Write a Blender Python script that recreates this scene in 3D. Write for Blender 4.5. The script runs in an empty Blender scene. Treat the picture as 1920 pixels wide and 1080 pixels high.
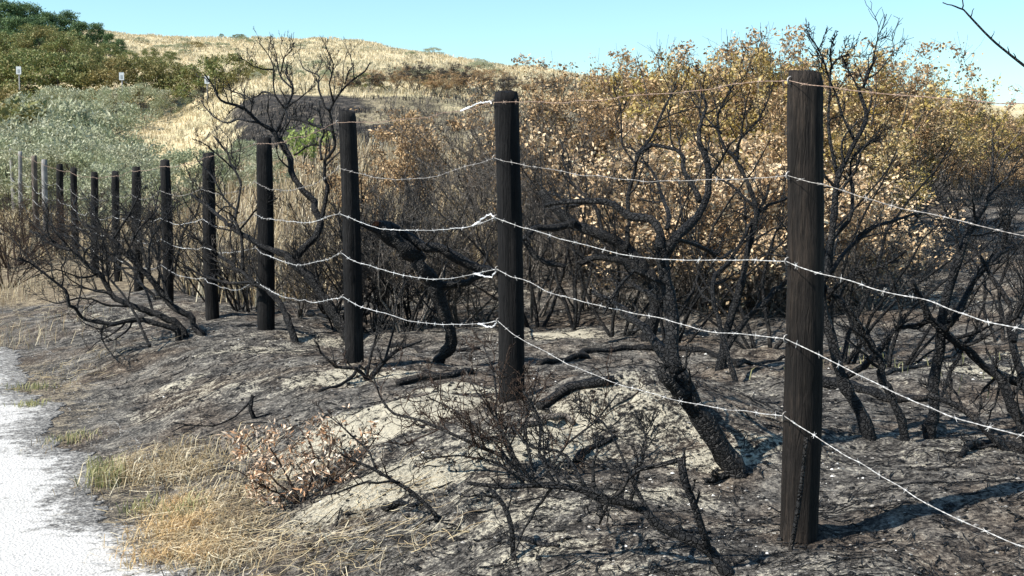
import bpy, math
import numpy as np
from mathutils import Vector

# ------------------------------------------------------------------ camera, sky, sun, exposure
S = bpy.context.scene
F = 2400.0                     # focal length in pixels of a 1920 wide picture
CAMZ = 1.55
PITCH = math.atan((540 - 320) / F)
cam_d = bpy.data.cameras.new('camera')
cam_d.sensor_width = 36.0
cam_d.lens = 36.0 * F / 1920.0
cam_d.clip_start = 0.05
cam_d.clip_end = 6000
cam = bpy.data.objects.new('camera', cam_d)
S.collection.objects.link(cam)
cam.location = (0, 0, CAMZ)
cam.rotation_euler = (math.pi / 2 - PITCH, 0, 0)
S.camera = cam

SUN_EL = math.radians(47)
SUN_XY = np.array([-0.94, -0.34]); SUN_XY /= np.linalg.norm(SUN_XY)
W = bpy.data.worlds.new('World'); S.world = W; W.use_nodes = True
nt = W.node_tree
bg = nt.nodes['Background']
sky = nt.nodes.new('ShaderNodeTexSky'); sky.sky_type = 'NISHITA'
sky.sun_disc = False
sky.sun_elevation = SUN_EL
sky.sun_rotation = math.atan2(SUN_XY[0], SUN_XY[1])
sky.air_density = 1.0; sky.dust_density = 0.3; sky.ozone_density = 1.5
bg.inputs['Strength'].default_value = 0.1
tint = nt.nodes.new('ShaderNodeMix'); tint.data_type = 'RGBA'; tint.blend_type = 'MULTIPLY'
tint.inputs[0].default_value = 1.0; tint.inputs[7].default_value = (.77, .975, 1.0, 1)   # the camera's cool white balance
nt.links.new(sky.outputs[0], tint.inputs[6]); nt.links.new(tint.outputs[2], bg.inputs['Color'])
sun_d = bpy.data.lights.new('sun', 'SUN'); sun_d.energy = 5.0; sun_d.angle = math.radians(0.5)
sun_d.color = (1.0, 0.95, 0.87)
sun = bpy.data.objects.new('sun', sun_d); S.collection.objects.link(sun)
sun_dir = Vector((SUN_XY[0] * math.cos(SUN_EL), SUN_XY[1] * math.cos(SUN_EL), math.sin(SUN_EL)))
sun.rotation_euler = sun_dir.to_track_quat('Z', 'Y').to_euler()
sun.location = (-20, -12, 30)
vs = S.view_settings
vs.view_transform = 'Standard'; vs.look = 'None'; vs.exposure = 0.97; vs.gamma = 1.0
vs.use_curve_mapping = False

# ------------------------------------------------------------------ helpers: numbers
C = S.collection
def rng_(s): return np.random.default_rng(s)

def hash2(ix, iy, seed):
    n = (ix.astype(np.int64) * 374761393 + iy.astype(np.int64) * 668265263 + seed * 974711) & 0xffffffff
    n = ((n ^ (n >> 13)) * 1274126177) & 0xffffffff
    return ((n ^ (n >> 16)) & 0xffff) / 65535.0

def vnoise(x, y, seed=0):
    x = np.asarray(x, float); y = np.asarray(y, float)
    ix = np.floor(x); iy = np.floor(y)
    fx = x - ix; fy = y - iy
    fx = fx * fx * (3 - 2 * fx); fy = fy * fy * (3 - 2 * fy)
    a = hash2(ix, iy, seed); b = hash2(ix + 1, iy, seed); c = hash2(ix, iy + 1, seed); d = hash2(ix + 1, iy + 1, seed)
    return (a * (1 - fx) + b * fx) * (1 - fy) + (c * (1 - fx) + d * fx) * fy - 0.5

def fbm(x, y, seed=0, o=4):
    s = 0; a = 1.0
    for i in range(o):
        s = s + a * vnoise(x * 2 ** i + 17.3 * i, y * 2 ** i - 9.1 * i, seed + i); a *= 0.5
    return s

def sstep(a, b, x):
    t = np.clip((x - a) / (b - a), 0, 1); return t * t * (3 - 2 * t)

cp, sp = math.cos(PITCH), math.sin(PITCH)
def ray(px, py):
    x = (px - 960) / F; y = (540 - py) / F
    return np.array([x, cp + y * sp, -sp + y * cp])
def at(px, py, Y):
    d = ray(px, py); return np.array([0, 0, CAMZ]) + d * (Y / d[1])

# ------------------------------------------------------------------ terrain height
FS = 0.49; FX = 2.84; FN = math.hypot(1, FS)
def ucoord(x, y): return (x - FX + FS * y) / FN           # metres behind (+) or before (-) the fence
ZF_Y = [-30, 2, 4, 5.8, 7.5, 9.8, 11.5, 13, 17, 21, 27, 32, 60]
ZF_Z = [.3, .34, .36, .41, .39, .28, .21, .20, .16, .25, .5, .8, 1.5]
PR_Y = [-30, 2, 4, 8, 12, 16, 20, 30, 42, 60, 85, 110, 130, 200, 500, 3000]
PR_Z = [.2, .34, .38, .5, .72, 1.12, 1.5, 2.2, 3.9, 6.1, 9.6, 12.5, 11.5, 5, 2, 1]
RK_S = [-1, -.304, -.21, -.108, -.054, 0, .046, .14, .39, 1]
RK_K = [1.0, 1.03, .985, .94, .86, .75, .70, .60, .52, .4]
MOUNDS = []   # (x, y, radius_x, radius_y, height)
def H(x, y):
    x = np.asarray(x, float); y = np.asarray(y, float)
    u = ucoord(x, y)
    zf = np.interp(y, ZF_Y, ZF_Z)
    pr = np.interp(y, PR_Y, PR_Z)
    k = np.interp(x / np.maximum(y, 1.0), RK_S, RK_K)
    pr = 1.55 + (pr - 1.55) * (1 + (k - 1) * np.maximum(sstep(45, 90, y), sstep(14, 40, y) * sstep(.12, .3, x / np.maximum(y, 1.0))))
    w = np.maximum(sstep(0.0, 6.0, u), sstep(27, 42, y))
    z = zf + (pr - zf) * w
    pz = 0.02 * np.maximum(y - 15, 0)
    s = np.maximum(sstep(-1.75, -0.15, u), sstep(27, 42, y))
    z = pz + (z - pz) * s
    near = sstep(-1.7, -1.1, u)
    fade = 1 - sstep(14, 24, y)
    z = z + near * (0.10 * fbm(x * .9, y * .9, 3, 2) + 0.045 * fbm(x * 3.1, y * 3.1, 5, 2) * (0.3 + 0.7 * fade) + fade * 0.022 * fbm(x * 9, y * 9, 8, 3))
    far = sstep(16, 30, y)
    z = z + far * (0.5 * fbm(x / 7, y / 7, 21, 3)) + sstep(50, 80, y) * (0.9 * fbm(x / 6, y / 9, 31, 4))
    z = z - 1.7 * sstep(-.19, -.27, x / np.maximum(y, 1.0)) * sstep(27, 36, y) * (1 - sstep(50, 60, y))
    for (mx, my, rx, ry, h) in MOUNDS:
        z = z + h * np.exp(-((x - mx) / rx) ** 2 - ((y - my) / ry) ** 2)
    return z
MOUNDS.append((0.58, 5.70, .46, .40, .23))
MOUNDS.append((0.95, 5.2, .30, .25, .06))
MOUNDS.append((-0.55, 5.9, .55, .4, .08))
MOUNDS.append((1.85, 4.15, .55, .6, .17))

_T = np.concatenate([np.arange(1.2, 14, .006), np.geomspace(14, 400, 3000)])
def ong(px, py):
    """the point of the ground seen at a pixel"""
    d = ray(px, py)
    P = d[None, :] * (_T / d[1])[:, None]; z = P[:, 2] + CAMZ
    i = np.argmax(z < H(P[:, 0], P[:, 1]))
    x, y = P[i, 0], P[i, 1]
    return np.array([x, y, float(H(x, y))])

# ------------------------------------------------------------------ helpers: meshes
class Acc:
    def __init__(s): s.v = []; s.q = []; s.t = []; s.n = 0
    def add(s, V, Q=None, T=None):
        V = np.asarray(V, np.float32).reshape(-1, 3)
        if Q is not None and len(Q): s.q.append(np.asarray(Q, np.int64).reshape(-1, 4) + s.n)
        if T is not None and len(T): s.t.append(np.asarray(T, np.int64).reshape(-1, 3) + s.n)
        s.v.append(V); s.n += len(V); return s
    def mesh(s, name, smooth=True, origin=None):
        V = np.concatenate(s.v) if s.v else np.zeros((0, 3), np.float32)
        if origin is not None: V = V - np.asarray(origin, np.float32)
        Q = np.concatenate(s.q) if s.q else np.zeros((0, 4), np.int64)
        T = np.concatenate(s.t) if s.t else np.zeros((0, 3), np.int64)
        me = bpy.data.meshes.new(name)
        me.vertices.add(len(V)); me.vertices.foreach_set('co', V.astype(np.float32).ravel())
        loops = np.concatenate([Q.ravel(), T.ravel()]).astype(np.int32)
        me.loops.add(len(loops)); me.loops.foreach_set('vertex_index', loops)
        starts = np.concatenate([np.arange(len(Q)) * 4, len(Q) * 4 + np.arange(len(T)) * 3]).astype(np.int32)
        me.polygons.add(len(starts)); me.polygons.foreach_set('loop_start', starts)
        me.polygons.foreach_set('use_smooth', np.full(len(starts), smooth))
        me.update(calc_edges=True)
        return me

def nrm(v): return v / np.maximum(np.linalg.norm(v, axis=-1, keepdims=True), 1e-9)

def tubes(acc, P, R, k=5, cap=False, rng=None, rough=0.0):
    """P (N,n,3), R (N,n): N tubes of n rings"""
    P = np.asarray(P, float); R = np.asarray(R, float)
    if P.ndim == 2: P = P[None]; R = R[None]
    if cap:
        P = np.concatenate([P[:, :1], P, P[:, -1:]], 1)
        R = np.concatenate([R[:, :1] * .02, R, R[:, -1:] * .02], 1)
    N, n, _ = P.shape
    T = np.zeros_like(P)
    T[:, 1:-1] = P[:, 2:] - P[:, :-2]; T[:, 0] = P[:, 1] - P[:, 0]; T[:, -1] = P[:, -1] - P[:, -2]
    if cap: T[:, 0] = T[:, 1]; T[:, -1] = T[:, -2]
    T = nrm(T)
    ax = nrm(P[:, -1] - P[:, 0])
    ref = np.where(np.abs(ax[:, 2:3]) < .8, np.array([[0, 0, 1.]]), np.array([[1., 0, 0]]))
    ref = nrm(ref - ax * np.sum(ref * ax, -1, keepdims=True))
    a = nrm(np.cross(T, ref[:, None, :])); b = np.cross(T, a)
    th = np.arange(k) * 2 * math.pi / k
    RR = np.broadcast_to(R[:, :, None], (N, n, k))
    if rough and rng is not None:
        RR = RR * (1 + rough * rng.normal(size=(N, n, k)))
    V = P[:, :, None, :] + RR[..., None] * (a[:, :, None, :] * np.cos(th)[None, None, :, None] + b[:, :, None, :] * np.sin(th)[None, None, :, None])
    base = (np.arange(N) * n * k)[:, None, None] + (np.arange(n - 1) * k)[None, :, None]
    j = np.arange(k)[None, None, :]; j2 = (np.arange(k) + 1)[None, None, :] % k
    Q = np.stack([base + j, base + j2, base + k + j2, base + k + j], -1)
    acc.add(V, Q)
    return acc

def resample(pts, n):
    pts = np.asarray(pts, float)
    s = np.concatenate([[0], np.cumsum(np.linalg.norm(np.diff(pts, axis=0), axis=1))])
    # smooth the corners a little
    t = np.linspace(0, s[-1], n)
    out = np.stack([np.interp(t, s, pts[:, i]) for i in range(3)], -1)
    return out

def chain_len(P): return np.linalg.norm(np.diff(P, axis=1), axis=2).sum(1)

def spawn(P, R, k, rng, lr=(.3, .65), ang=(.45, 1.1), n=6, kink=.28, up=.12, tmin=.25, rr=.55, rmin=.0016, lmax=9.):
    N, m, _ = P.shape
    idx = np.repeat(np.arange(N), k); M = len(idx)
    tt = rng.uniform(tmin, .98, M) * (m - 1)
    i0 = np.clip(np.floor(tt).astype(int), 0, m - 2); f = (tt - i0)[:, None]
    st = P[idx, i0] * (1 - f) + P[idx, i0 + 1] * f
    tan = nrm(P[idx, i0 + 1] - P[idx, i0])
    perp = nrm(np.cross(tan, rng.normal(size=(M, 3))))
    a = rng.uniform(ang[0], ang[1], M)[:, None]
    d = tan * np.cos(a) + perp * np.sin(a); d[:, 2] += up * 2; d = nrm(d)
    L = np.minimum(chain_len(P)[idx] * rng.uniform(lr[0], lr[1], M) * (1 - .35 * tt / (m - 1)), lmax)
    out = np.zeros((M, n, 3)); out[:, 0] = st; p = st.copy()
    for j in range(1, n):
        d = nrm(d + rng.normal(size=(M, 3)) * kink + np.array([0, 0, up]))
        p = p + d * (L / (n - 1))[:, None]; out[:, j] = p
    r0 = np.maximum((R[idx, i0] * (1 - f[:, 0]) + R[idx, i0 + 1] * f[:, 0]) * rr, rmin)
    Ro = np.maximum(r0[:, None] * (1 - .7 * np.linspace(0, 1, n))[None, :], rmin * .6)
    return out, Ro

def leaves(acc, Cn, size, rng, width=.42, up=0.0, curl=.25):
    N = len(Cn)
    d = nrm(rng.normal(size=(N, 3)) + np.array([0, 0, up]))
    s = nrm(np.cross(d, rng.normal(size=(N, 3))))
    nn = np.cross(d, s)
    L = (size * (.45 + 1.3 * rng.uniform(0, 1, N) ** 1.6))[:, None]
    b = Cn; t = Cn + d * L + nn * L * curl
    l = Cn + d * L * .5 + s * L * width * .5 + nn * L * .12
    r = Cn + d * L * .5 - s * L * width * .5 + nn * L * .12
    V = np.stack([b, r, t, l], 1)
    o = (np.arange(N) * 4)[:, None]
    T = np.concatenate([o + np.array([[0, 1, 2]]), o + np.array([[0, 2, 3]])], 1)
    acc.add(V, None, T); return acc

def blades(acc, B, h, rng, lean=.5, w=.004, bias=None):
    N = len(B)
    h = np.broadcast_to(h, (N,)) * rng.uniform(.55, 1.25, N)
    a = rng.uniform(0, 2 * math.pi, N); l = rng.uniform(.15, 1, N) * lean
    D = np.stack([np.cos(a) * l, np.sin(a) * l, np.zeros(N)], -1)
    if bias is not None: D = D + np.asarray(bias)
    sd = np.stack([-np.sin(a + .6), np.cos(a + .6), np.zeros(N)], -1) * (w if np.isscalar(w) else np.asarray(w)[:, None])
    up = np.zeros((N, 3)); up[:, 2] = 1
    hh = h[:, None]
    mid = B + up * hh * .62 + D * hh * .32
    tip = B + up * hh * (1 - .35 * np.minimum(l, 1.3))[:, None] + D * hh * .95
    V = np.stack([B - sd, B + sd, mid - sd * .8, mid + sd * .8, tip], 1)
    o = (np.arange(N) * 5)[:, None]
    acc.add(V, o + np.array([[0, 1, 3, 2]]), o + np.array([[2, 3, 4]])); return acc

# ------------------------------------------------------------------ helpers: objects
def thing(name, label, cat, group=None, loc=(0, 0, 0), rz=0.0, sc=1.0):
    o = bpy.data.objects.new(name, None); C.objects.link(o)
    o.empty_display_size = .1
    o.location = loc; o.rotation_euler = (0, 0, rz); o.scale = (sc, sc, sc) if np.isscalar(sc) else sc
    o['label'] = label; o['category'] = cat
    if group: o['group'] = group
    return o
def obj(name, me, mat, parent=None, kind=None, label=None):
    if not me.materials: me.materials.append(mat)
    o = bpy.data.objects.new(name, me); C.objects.link(o)
    if parent is not None: o.parent = parent
    if kind: o['kind'] = kind
    if label: o['label'] = label
    return o
def tag(o, label, cat, group=None):
    o['label'] = label; o['category'] = cat
    if group: o['group'] = group
    return o
def dup(root, loc, rz, sc, label=None, mats=None, group=None):
    r = root.copy(); C.objects.link(r)
    r.location = loc; r.rotation_euler = (0, 0, rz); r.scale = sc
    if label: r['label'] = label
    if group: r['group'] = group
    for ch in list(root.children):
        c = ch.copy(); C.objects.link(c); c.parent = r
        if mats and ch.name.split('.')[0] in mats:
            c.material_slots[0].link = 'OBJECT'; c.material_slots[0].material = mats[ch.name.split('.')[0]]
    return r

# ------------------------------------------------------------------ materials
def mat(name):
    m = bpy.data.materials.new(name); m.use_nodes = True
    return m, m.node_tree, m.node_tree.nodes['Principled BSDF']
def N(t, kind, **kw):
    n = t.nodes.new(kind)
    for k, v in kw.items():
        if k in n.inputs: n.inputs[k].default_value = v
        else: setattr(n, k, v)
    return n
def ramp(t, fac, stops, interp='LINEAR'):
    r = t.nodes.new('ShaderNodeValToRGB'); cr = r.color_ramp; cr.interpolation = interp
    while len(cr.elements) < len(stops): cr.elements.new(.5)
    for e, (p, c) in zip(cr.elements, stops): e.position = p; e.color = (*c, 1)
    t.links.new(fac, r.inputs[0]); return r.outputs[0]
def noise(t, scale, detail=4, rough=.6, vec=None, dist=0):
    n = N(t, 'ShaderNodeTexNoise'); n.inputs['Scale'].default_value = scale; n.inputs['Detail'].default_value = detail
    n.inputs['Roughness'].default_value = rough; n.inputs['Distortion'].default_value = dist
    if vec is not None: t.links.new(vec, n.inputs['Vector'])
    return n.outputs['Fac']
def mix(t, fac, a, b, mode='MIX'):
    n = t.nodes.new('ShaderNodeMix'); n.data_type = 'RGBA'; n.blend_type = mode
    for s, v in ((0, fac), (6, a), (7, b)):
        if hasattr(v, 'is_output') or isinstance(v, bpy.types.NodeSocket): t.links.new(v, n.inputs[s])
        else: n.inputs[s].default_value = v if s == 0 else (*v, 1)
    return n.outputs[2]
def math_(t, op, a, b=0.5, c=None, clamp=False):
    n = t.nodes.new('ShaderNodeMath'); n.operation = op; n.use_clamp = clamp
    for i, v in enumerate((a, b, c)):
        if v is None: continue
        if isinstance(v, bpy.types.NodeSocket): t.links.new(v, n.inputs[i])
        else: n.inputs[i].default_value = v
    return n.outputs[0]
def bump(t, bsdf, h, strength=.5, dist=.02):
    b = t.nodes.new('ShaderNodeBump'); b.inputs['Strength'].default_value = strength; b.inputs['Distance'].default_value = dist
    t.links.new(h, b.inputs['Height']); t.links.new(b.outputs[0], bsdf.inputs['Normal'])
def geo(t): return t.nodes.new('ShaderNodeNewGeometry')
def objco(t): return t.nodes.new('ShaderNodeTexCoord').outputs['Object']
def stretch(t, vec, s):
    m = t.nodes.new('ShaderNodeMapping'); m.inputs['Scale'].default_value = s; t.links.new(vec, m.inputs['Vector']); return m.outputs[0]

def bark_mat(name, dark, mid, ash, ash_at=.66, rough=.55):
    m, t, b = mat(name)
    p = geo(t).outputs['Position']
    n1 = noise(t, 14, 5, .65, p); n2 = noise(t, 90, 4, .7, p)
    s = math_(t, 'ADD', math_(t, 'MULTIPLY', n1, .6), math_(t, 'MULTIPLY', n2, .4))
    col = ramp(t, s, [(.36, dark), (.54, mid), (ash_at, ash), (.85, ash)])
    if name.startswith('charred'):
        col = mix(t, ramp(t, noise(t, 5, 4, .65, p), [(.56, (0, 0, 0)), (.70, (.75, .75, .75))]), col, mix(t, s, (.02, .015, .012), (.10, .085, .072)))
    t.links.new(col, b.inputs['Base Color']); b.inputs['Roughness'].default_value = rough
    b.inputs['Specular IOR Level'].default_value = .22
    cr = t.nodes.new('ShaderNodeTexVoronoi'); cr.feature = 'DISTANCE_TO_EDGE'; cr.inputs['Scale'].default_value = 55; t.links.new(p, cr.inputs['Vector'])
    crk = math_(t, 'MULTIPLY', math_(t, 'MINIMUM', cr.outputs['Distance'], .14), 4.0)
    bump(t, b, math_(t, 'ADD', s, crk), 1.0, .02)
    return m
def leaf_mat(name, cols, trans=.22, patch=None, patch_scale=1.5):
    m, t, b = mat(name)
    g = geo(t)
    col = ramp(t, g.outputs['Random Per Island'], [(i / max(1, len(cols) - 1), c) for i, c in enumerate(cols)])
    if patch is not None:
        f = ramp(t, noise(t, patch_scale, 3, .6, g.outputs['Position']), [(.42, (0, 0, 0)), (.6, (1, 1, 1))])
        col = mix(t, f, col, mix(t, .8, col, patch))
    t.links.new(col, b.inputs['Base Color']); b.inputs['Roughness'].default_value = .65
    b.inputs['Specular IOR Level'].default_value = .25
    tr = t.nodes.new('ShaderNodeBsdfTranslucent'); t.links.new(col, tr.inputs['Color'])
    ms = t.nodes.new('ShaderNodeMixShader'); ms.inputs[0].default_value = trans
    out = t.nodes['Material Output']
    t.links.new(b.outputs[0], ms.inputs[1]); t.links.new(tr.outputs[0], ms.inputs[2]); t.links.new(ms.outputs[0], out.inputs[0])
    return m

M = {}
M['char'] = bark_mat('charred_bark', (.0035, .0035, .004), (.009, .009, .0095), (.045, .043, .042), .72)
M['char_twig'] = bark_mat('charred_twig', (.006, .006, .0065), (.016, .0155, .0155), (.075, .071, .067), .68)
M['grey_twig'] = bark_mat('scorched_twig', (.05, .044, .039), (.17, .148, .127), (.40, .36, .31), .60, .75)
M['brown_twig'] = bark_mat('brown_twig', (.022, .014, .01), (.06, .036, .024), (.14, .09, .06), .66, .7)
M['live_bark'] = bark_mat('weathered_bark', (.05, .045, .04), (.12, .105, .09), (.25, .23, .2), .66, .75)
M['pale_wood'] = bark_mat('bleached_wood', (.10, .09, .08), (.24, .22, .2), (.42, .4, .37), .66, .75)
M['heartwood'] = bark_mat('split_heartwood', (.10, .03, .015), (.30, .10, .04), (.45, .2, .09), .66, .75)
M['leaf_ochre'] = leaf_mat('ochre_leaf', [(.16, .10, .045), (.34, .24, .09), (.48, .34, .17), (.62, .50, .32), (.38, .31, .08)], .2, (.40, .30, .075), 1.1)
M['stubble'] = leaf_mat('burnt_stubble', [(.015, .014, .014), (.05, .043, .038), (.13, .11, .09)], .1)
M['leaf_brown'] = leaf_mat('brown_leaf', [(.15, .09, .045), (.31, .195, .095), (.48, .33, .175), (.64, .48, .29)], .2)
M['leaf_cream'] = leaf_mat('bleached_leaf', [(.30, .19, .10), (.52, .36, .20), (.70, .52, .32), (.80, .64, .43), (.26, .16, .085)], .18)
M['leaf_rust'] = leaf_mat('rust_leaf', [(.26, .13, .06), (.46, .26, .14), (.66, .47, .32), (.76, .60, .45), (.82, .70, .55)], .15)
M['leaf_sage'] = leaf_mat('silver_leaf', [(.17, .18, .11), (.29, .30, .19), (.40, .40, .28), (.50, .49, .37)], .2, (.25, .285, .16), .9)
M['leaf_olive'] = leaf_mat('olive_leaf', [(.07, .095, .03), (.14, .17, .055), (.20, .215, .08), (.24, .20, .085)], .2, (.22, .165, .065), .22)
M['leaf_green'] = leaf_mat('green_leaf', [(.06, .09, .02), (.11, .16, .04), (.16, .2, .06)], .35)
M['leaf_bright'] = leaf_mat('fresh_leaf', [(.16, .22, .05), (.28, .34, .10), (.40, .44, .18)], .3)
M['needle'] = leaf_mat('pine_needle', [(.05, .09, .04), (.09, .15, .06), (.14, .20, .085)], .15)
M['straw'] = leaf_mat('dry_grass', [(.11, .08, .055), (.36, .27, .15), (.58, .47, .28), (.78, .70, .52), (.22, .16, .10), (.50, .40, .24)], .25)
M['straw_orange'] = leaf_mat('bleached_orange_grass', [(.50, .33, .15), (.62, .45, .23), (.70, .56, .34), (.36, .22, .11)], .3)
M['straw_hill'] = leaf_mat('dune_grass', [(.52, .43, .26), (.66, .55, .36), (.76, .65, .46), (.42, .36, .23)], .2, (.40, .37, .26), .25)
M['grass_green'] = leaf_mat('green_grass', [(.20, .21, .09), (.33, .32, .15), (.50, .45, .25)], .3)

def ground_mat():
    m, t, b = mat('burnt_dune_ground')
    g = geo(t); P = g.outputs['Position']
    def attr(n):
        a = t.nodes.new('ShaderNodeAttribute'); a.attribute_name = n; return a.outputs['Fac']
    big = noise(t, 1.7, 5, .6, P); midn = noise(t, 9, 6, .68, P, .6); fine = noise(t, 70, 5, .75, P); str_ = noise(t, 6, 6, .7, stretch(t, P, (1.6, 2.8, 2.0)), .8)
    s = math_(t, 'ADD', math_(t, 'ADD', math_(t, 'MULTIPLY', midn, .34), math_(t, 'MULTIPLY', fine, .46)), math_(t, 'MULTIPLY', str_, .20))
    s = math_(t, 'ADD', math_(t, 'MULTIPLY', math_(t, 'SUBTRACT', s, .5), 1.45), .505)
    ash = ramp(t, s, [(.34, (.008, .0078, .0075)), (.44, (.034, .031, .028)), (.51, (.115, .105, .093)), (.58, (.25, .228, .195)), (.68, (.42, .38, .32))])
    brown = ramp(t, s, [(.36, (.009, .007, .006)), (.46, (.05, .037, .028)), (.57, (.19, .145, .105)), (.68, (.36, .29, .22))])
    burnt = mix(t, ramp(t, big, [(.46, (0, 0, 0)), (.64, (.85, .85, .85))]), ash, brown)
    sand = ramp(t, s, [(.37, (.05, .046, .04)), (.43, (.24, .22, .175)), (.50, (.48, .435, .335)), (.66, (.60, .55, .43))])
    straw = ramp(t, s, [(.38, (.04, .032, .024)), (.48, (.16, .125, .085)), (.56, (.32, .26, .17)), (.68, (.5, .42, .29))])
    hilln = noise(t, .22, 6, .72, P); hf = noise(t, 2.2, 5, .8, P)
    hs = math_(t, 'ADD', math_(t, 'MULTIPLY', hilln, .5), math_(t, 'MULTIPLY', hf, .5))
    hill = ramp(t, hs, [(.36, (.20, .185, .115)), (.44, (.37, .325, .195)), (.51, (.53, .445, .275)), (.66, (.66, .56, .375))])
    black = ramp(t, noise(t, 3, 6, .75, P), [(.4, (.017, .0155, .014)), (.54, (.05, .044, .038)), (.68, (.20, .165, .125))])
    # masks broken up by the same fine noise
    def brk(a, amt=1.1): return math_(t, 'SMOOTH_MIN', 1.0, math_(t, 'MAXIMUM', math_(t, 'MULTIPLY', math_(t, 'ADD', math_(t, 'SUBTRACT', a, .5), math_(t, 'MULTIPLY', math_(t, 'SUBTRACT', s, .5), amt * 3.2)), 4.0), -0.5), .01) if False else math_(t, 'ADD', math_(t, 'MULTIPLY', math_(t, 'ADD', math_(t, 'SUBTRACT', a, .5), math_(t, 'MULTIPLY', math_(t, 'SUBTRACT', s, .5), amt * 2.2)), 3.0), .5, clamp=True)
    col = burnt
    col = mix(t, brk(attr('sand'), 1.35), col, sand)
    col = mix(t, brk(attr('straw'), .8), col, straw)
    col = mix(t, attr('hill'), col, hill)
    col = mix(t, brk(attr('black'), .75), col, black)
    t.links.new(col, b.inputs['Base Color'])
    b.inputs['Roughness'].default_value = .9; b.inputs['Specular IOR Level'].default_value = .15
    bump(t, b, s, .9, .05)
    return m
def path_mat():
    m, t, b = mat('pale_gravel')
    P = geo(t).outputs['Position']
    v = t.nodes.new('ShaderNodeTexVoronoi'); v.inputs['Scale'].default_value = 75; t.links.new(P, v.inputs['Vector'])
    n = noise(t, 55, 5, .75, P); n2 = noise(t, 1.2, 4, .6, P)
    s = math_(t, 'ADD', math_(t, 'MULTIPLY', n, .62), math_(t, 'MULTIPLY', n2, .38))
    col = ramp(t, s, [(.32, (.08, .076, .07)), (.40, (.26, .25, .235)), (.47, (.42, .41, .39)), (.7, (.49, .48, .46))])
    ea = t.nodes.new('ShaderNodeAttribute'); ea.attribute_name = 'edge'
    ef = math_(t, 'ADD', math_(t, 'MULTIPLY', math_(t, 'ADD', math_(t, 'SUBTRACT', ea.outputs['Fac'], .5), math_(t, 'MULTIPLY', math_(t, 'SUBTRACT', noise(t, 14, 6, .75, P), .5), 2.6)), 2.4), .5, clamp=True)
    dirt = ramp(t, n, [(.38, (.02, .019, .018)), (.47, (.07, .067, .062)), (.55, (.19, .18, .165)), (.66, (.36, .345, .32))])
    col = mix(t, ef, col, dirt)
    t.links.new(col, b.inputs['Base Color']); b.inputs['Roughness'].default_value = .9
    bump(t, b, math_(t, 'ADD', v.outputs['Distance'], n), .6, .01)
    return m
def post_mat(name, dark, mid, worn, lo=.5):
    m, t, b = mat(name)
    o = objco(t)
    gr = noise(t, 10, 6, .7, stretch(t, o, (7, 7, .35)), .4); fi = noise(t, 40, 5, .7, stretch(t, o, (3, 3, .5))); bl = noise(t, 2.6, 4, .6, o)
    s = math_(t, 'ADD', math_(t, 'ADD', math_(t, 'MULTIPLY', gr, .4), math_(t, 'MULTIPLY', fi, .2)), math_(t, 'MULTIPLY', bl, .4))
    col = ramp(t, s, [(.36, dark), (lo, mid), (.66, worn)])
    t.links.new(col, b.inputs['Base Color']); b.inputs['Roughness'].default_value = .75
    b.inputs['Specular IOR Level'].default_value = .12
    cr = t.nodes.new('ShaderNodeTexVoronoi'); cr.feature = 'DISTANCE_TO_EDGE'; cr.inputs['Scale'].default_value = 20; t.links.new(stretch(t, o, (3.0, 3.0, .16)), cr.inputs['Vector'])
    crk = math_(t, 'MULTIPLY', math_(t, 'MINIMUM', cr.outputs['Distance'], .06), 4.0)
    bump(t, b, math_(t, 'ADD', math_(t, 'ADD', gr, crk), math_(t, 'MULTIPLY', fi, .5)), .9, .012)
    return m
M['ground'] = ground_mat(); M['path'] = path_mat()
M['post_char'] = post_mat('charred_post_wood', (.0035, .0035, .004), (.0095, .009, .0092), (.034, .031, .029))
M['post_brown'] = post_mat('scorched_brown_post_wood', (.005, .0047, .0045), (.015, .0125, .011), (.06, .046, .036))
M['post_grey'] = post_mat('weathered_grey_post_wood', (.10, .095, .09), (.24, .23, .22), (.40, .39, .37))
M['post_mid'] = post_mat('weathered_brown_post_wood', (.05, .04, .035), (.11, .09, .075), (.2, .17, .14))
def metal(name, c1, c2, met=.25, rough=.45):
    m, t, b = mat(name)
    n = noise(t, 30, 4, .7, geo(t).outputs['Position'])
    t.links.new(ramp(t, n, [(.35, c1), (.65, c2)]), b.inputs['Base Color'])
    b.inputs['Metallic'].default_value = met; b.inputs['Roughness'].default_value = rough
    return m
M['wire'] = metal('galvanised_wire', (.26, .25, .24), (.74, .74, .73))
for _n in M['wire'].node_tree.nodes:
    if _n.type == 'TEX_NOISE': _n.inputs['Scale'].default_value = 2.2
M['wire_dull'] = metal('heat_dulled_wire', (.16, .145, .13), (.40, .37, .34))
M['wire_rust'] = metal('rusty_wire', (.16, .09, .06), (.34, .25, .19), .1, .7)
M['splice'] = metal('bright_zinc', (.72, .73, .74), (.86, .86, .87), .35, .3)
M['sign'] = metal('sign_enamel', (.50, .53, .55), (.60, .62, .64), 0, .5)
M['sign_ink'] = metal('sign_print', (.22, .25, .27), (.3, .33, .35), 0, .5)
M['shell'] = metal('bleached_shell', (.45, .43, .39), (.78, .76, .72), 0, .6)
M['stone'] = metal('ash_stone', (.10, .095, .09), (.30, .28, .25), 0, .85)

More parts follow.
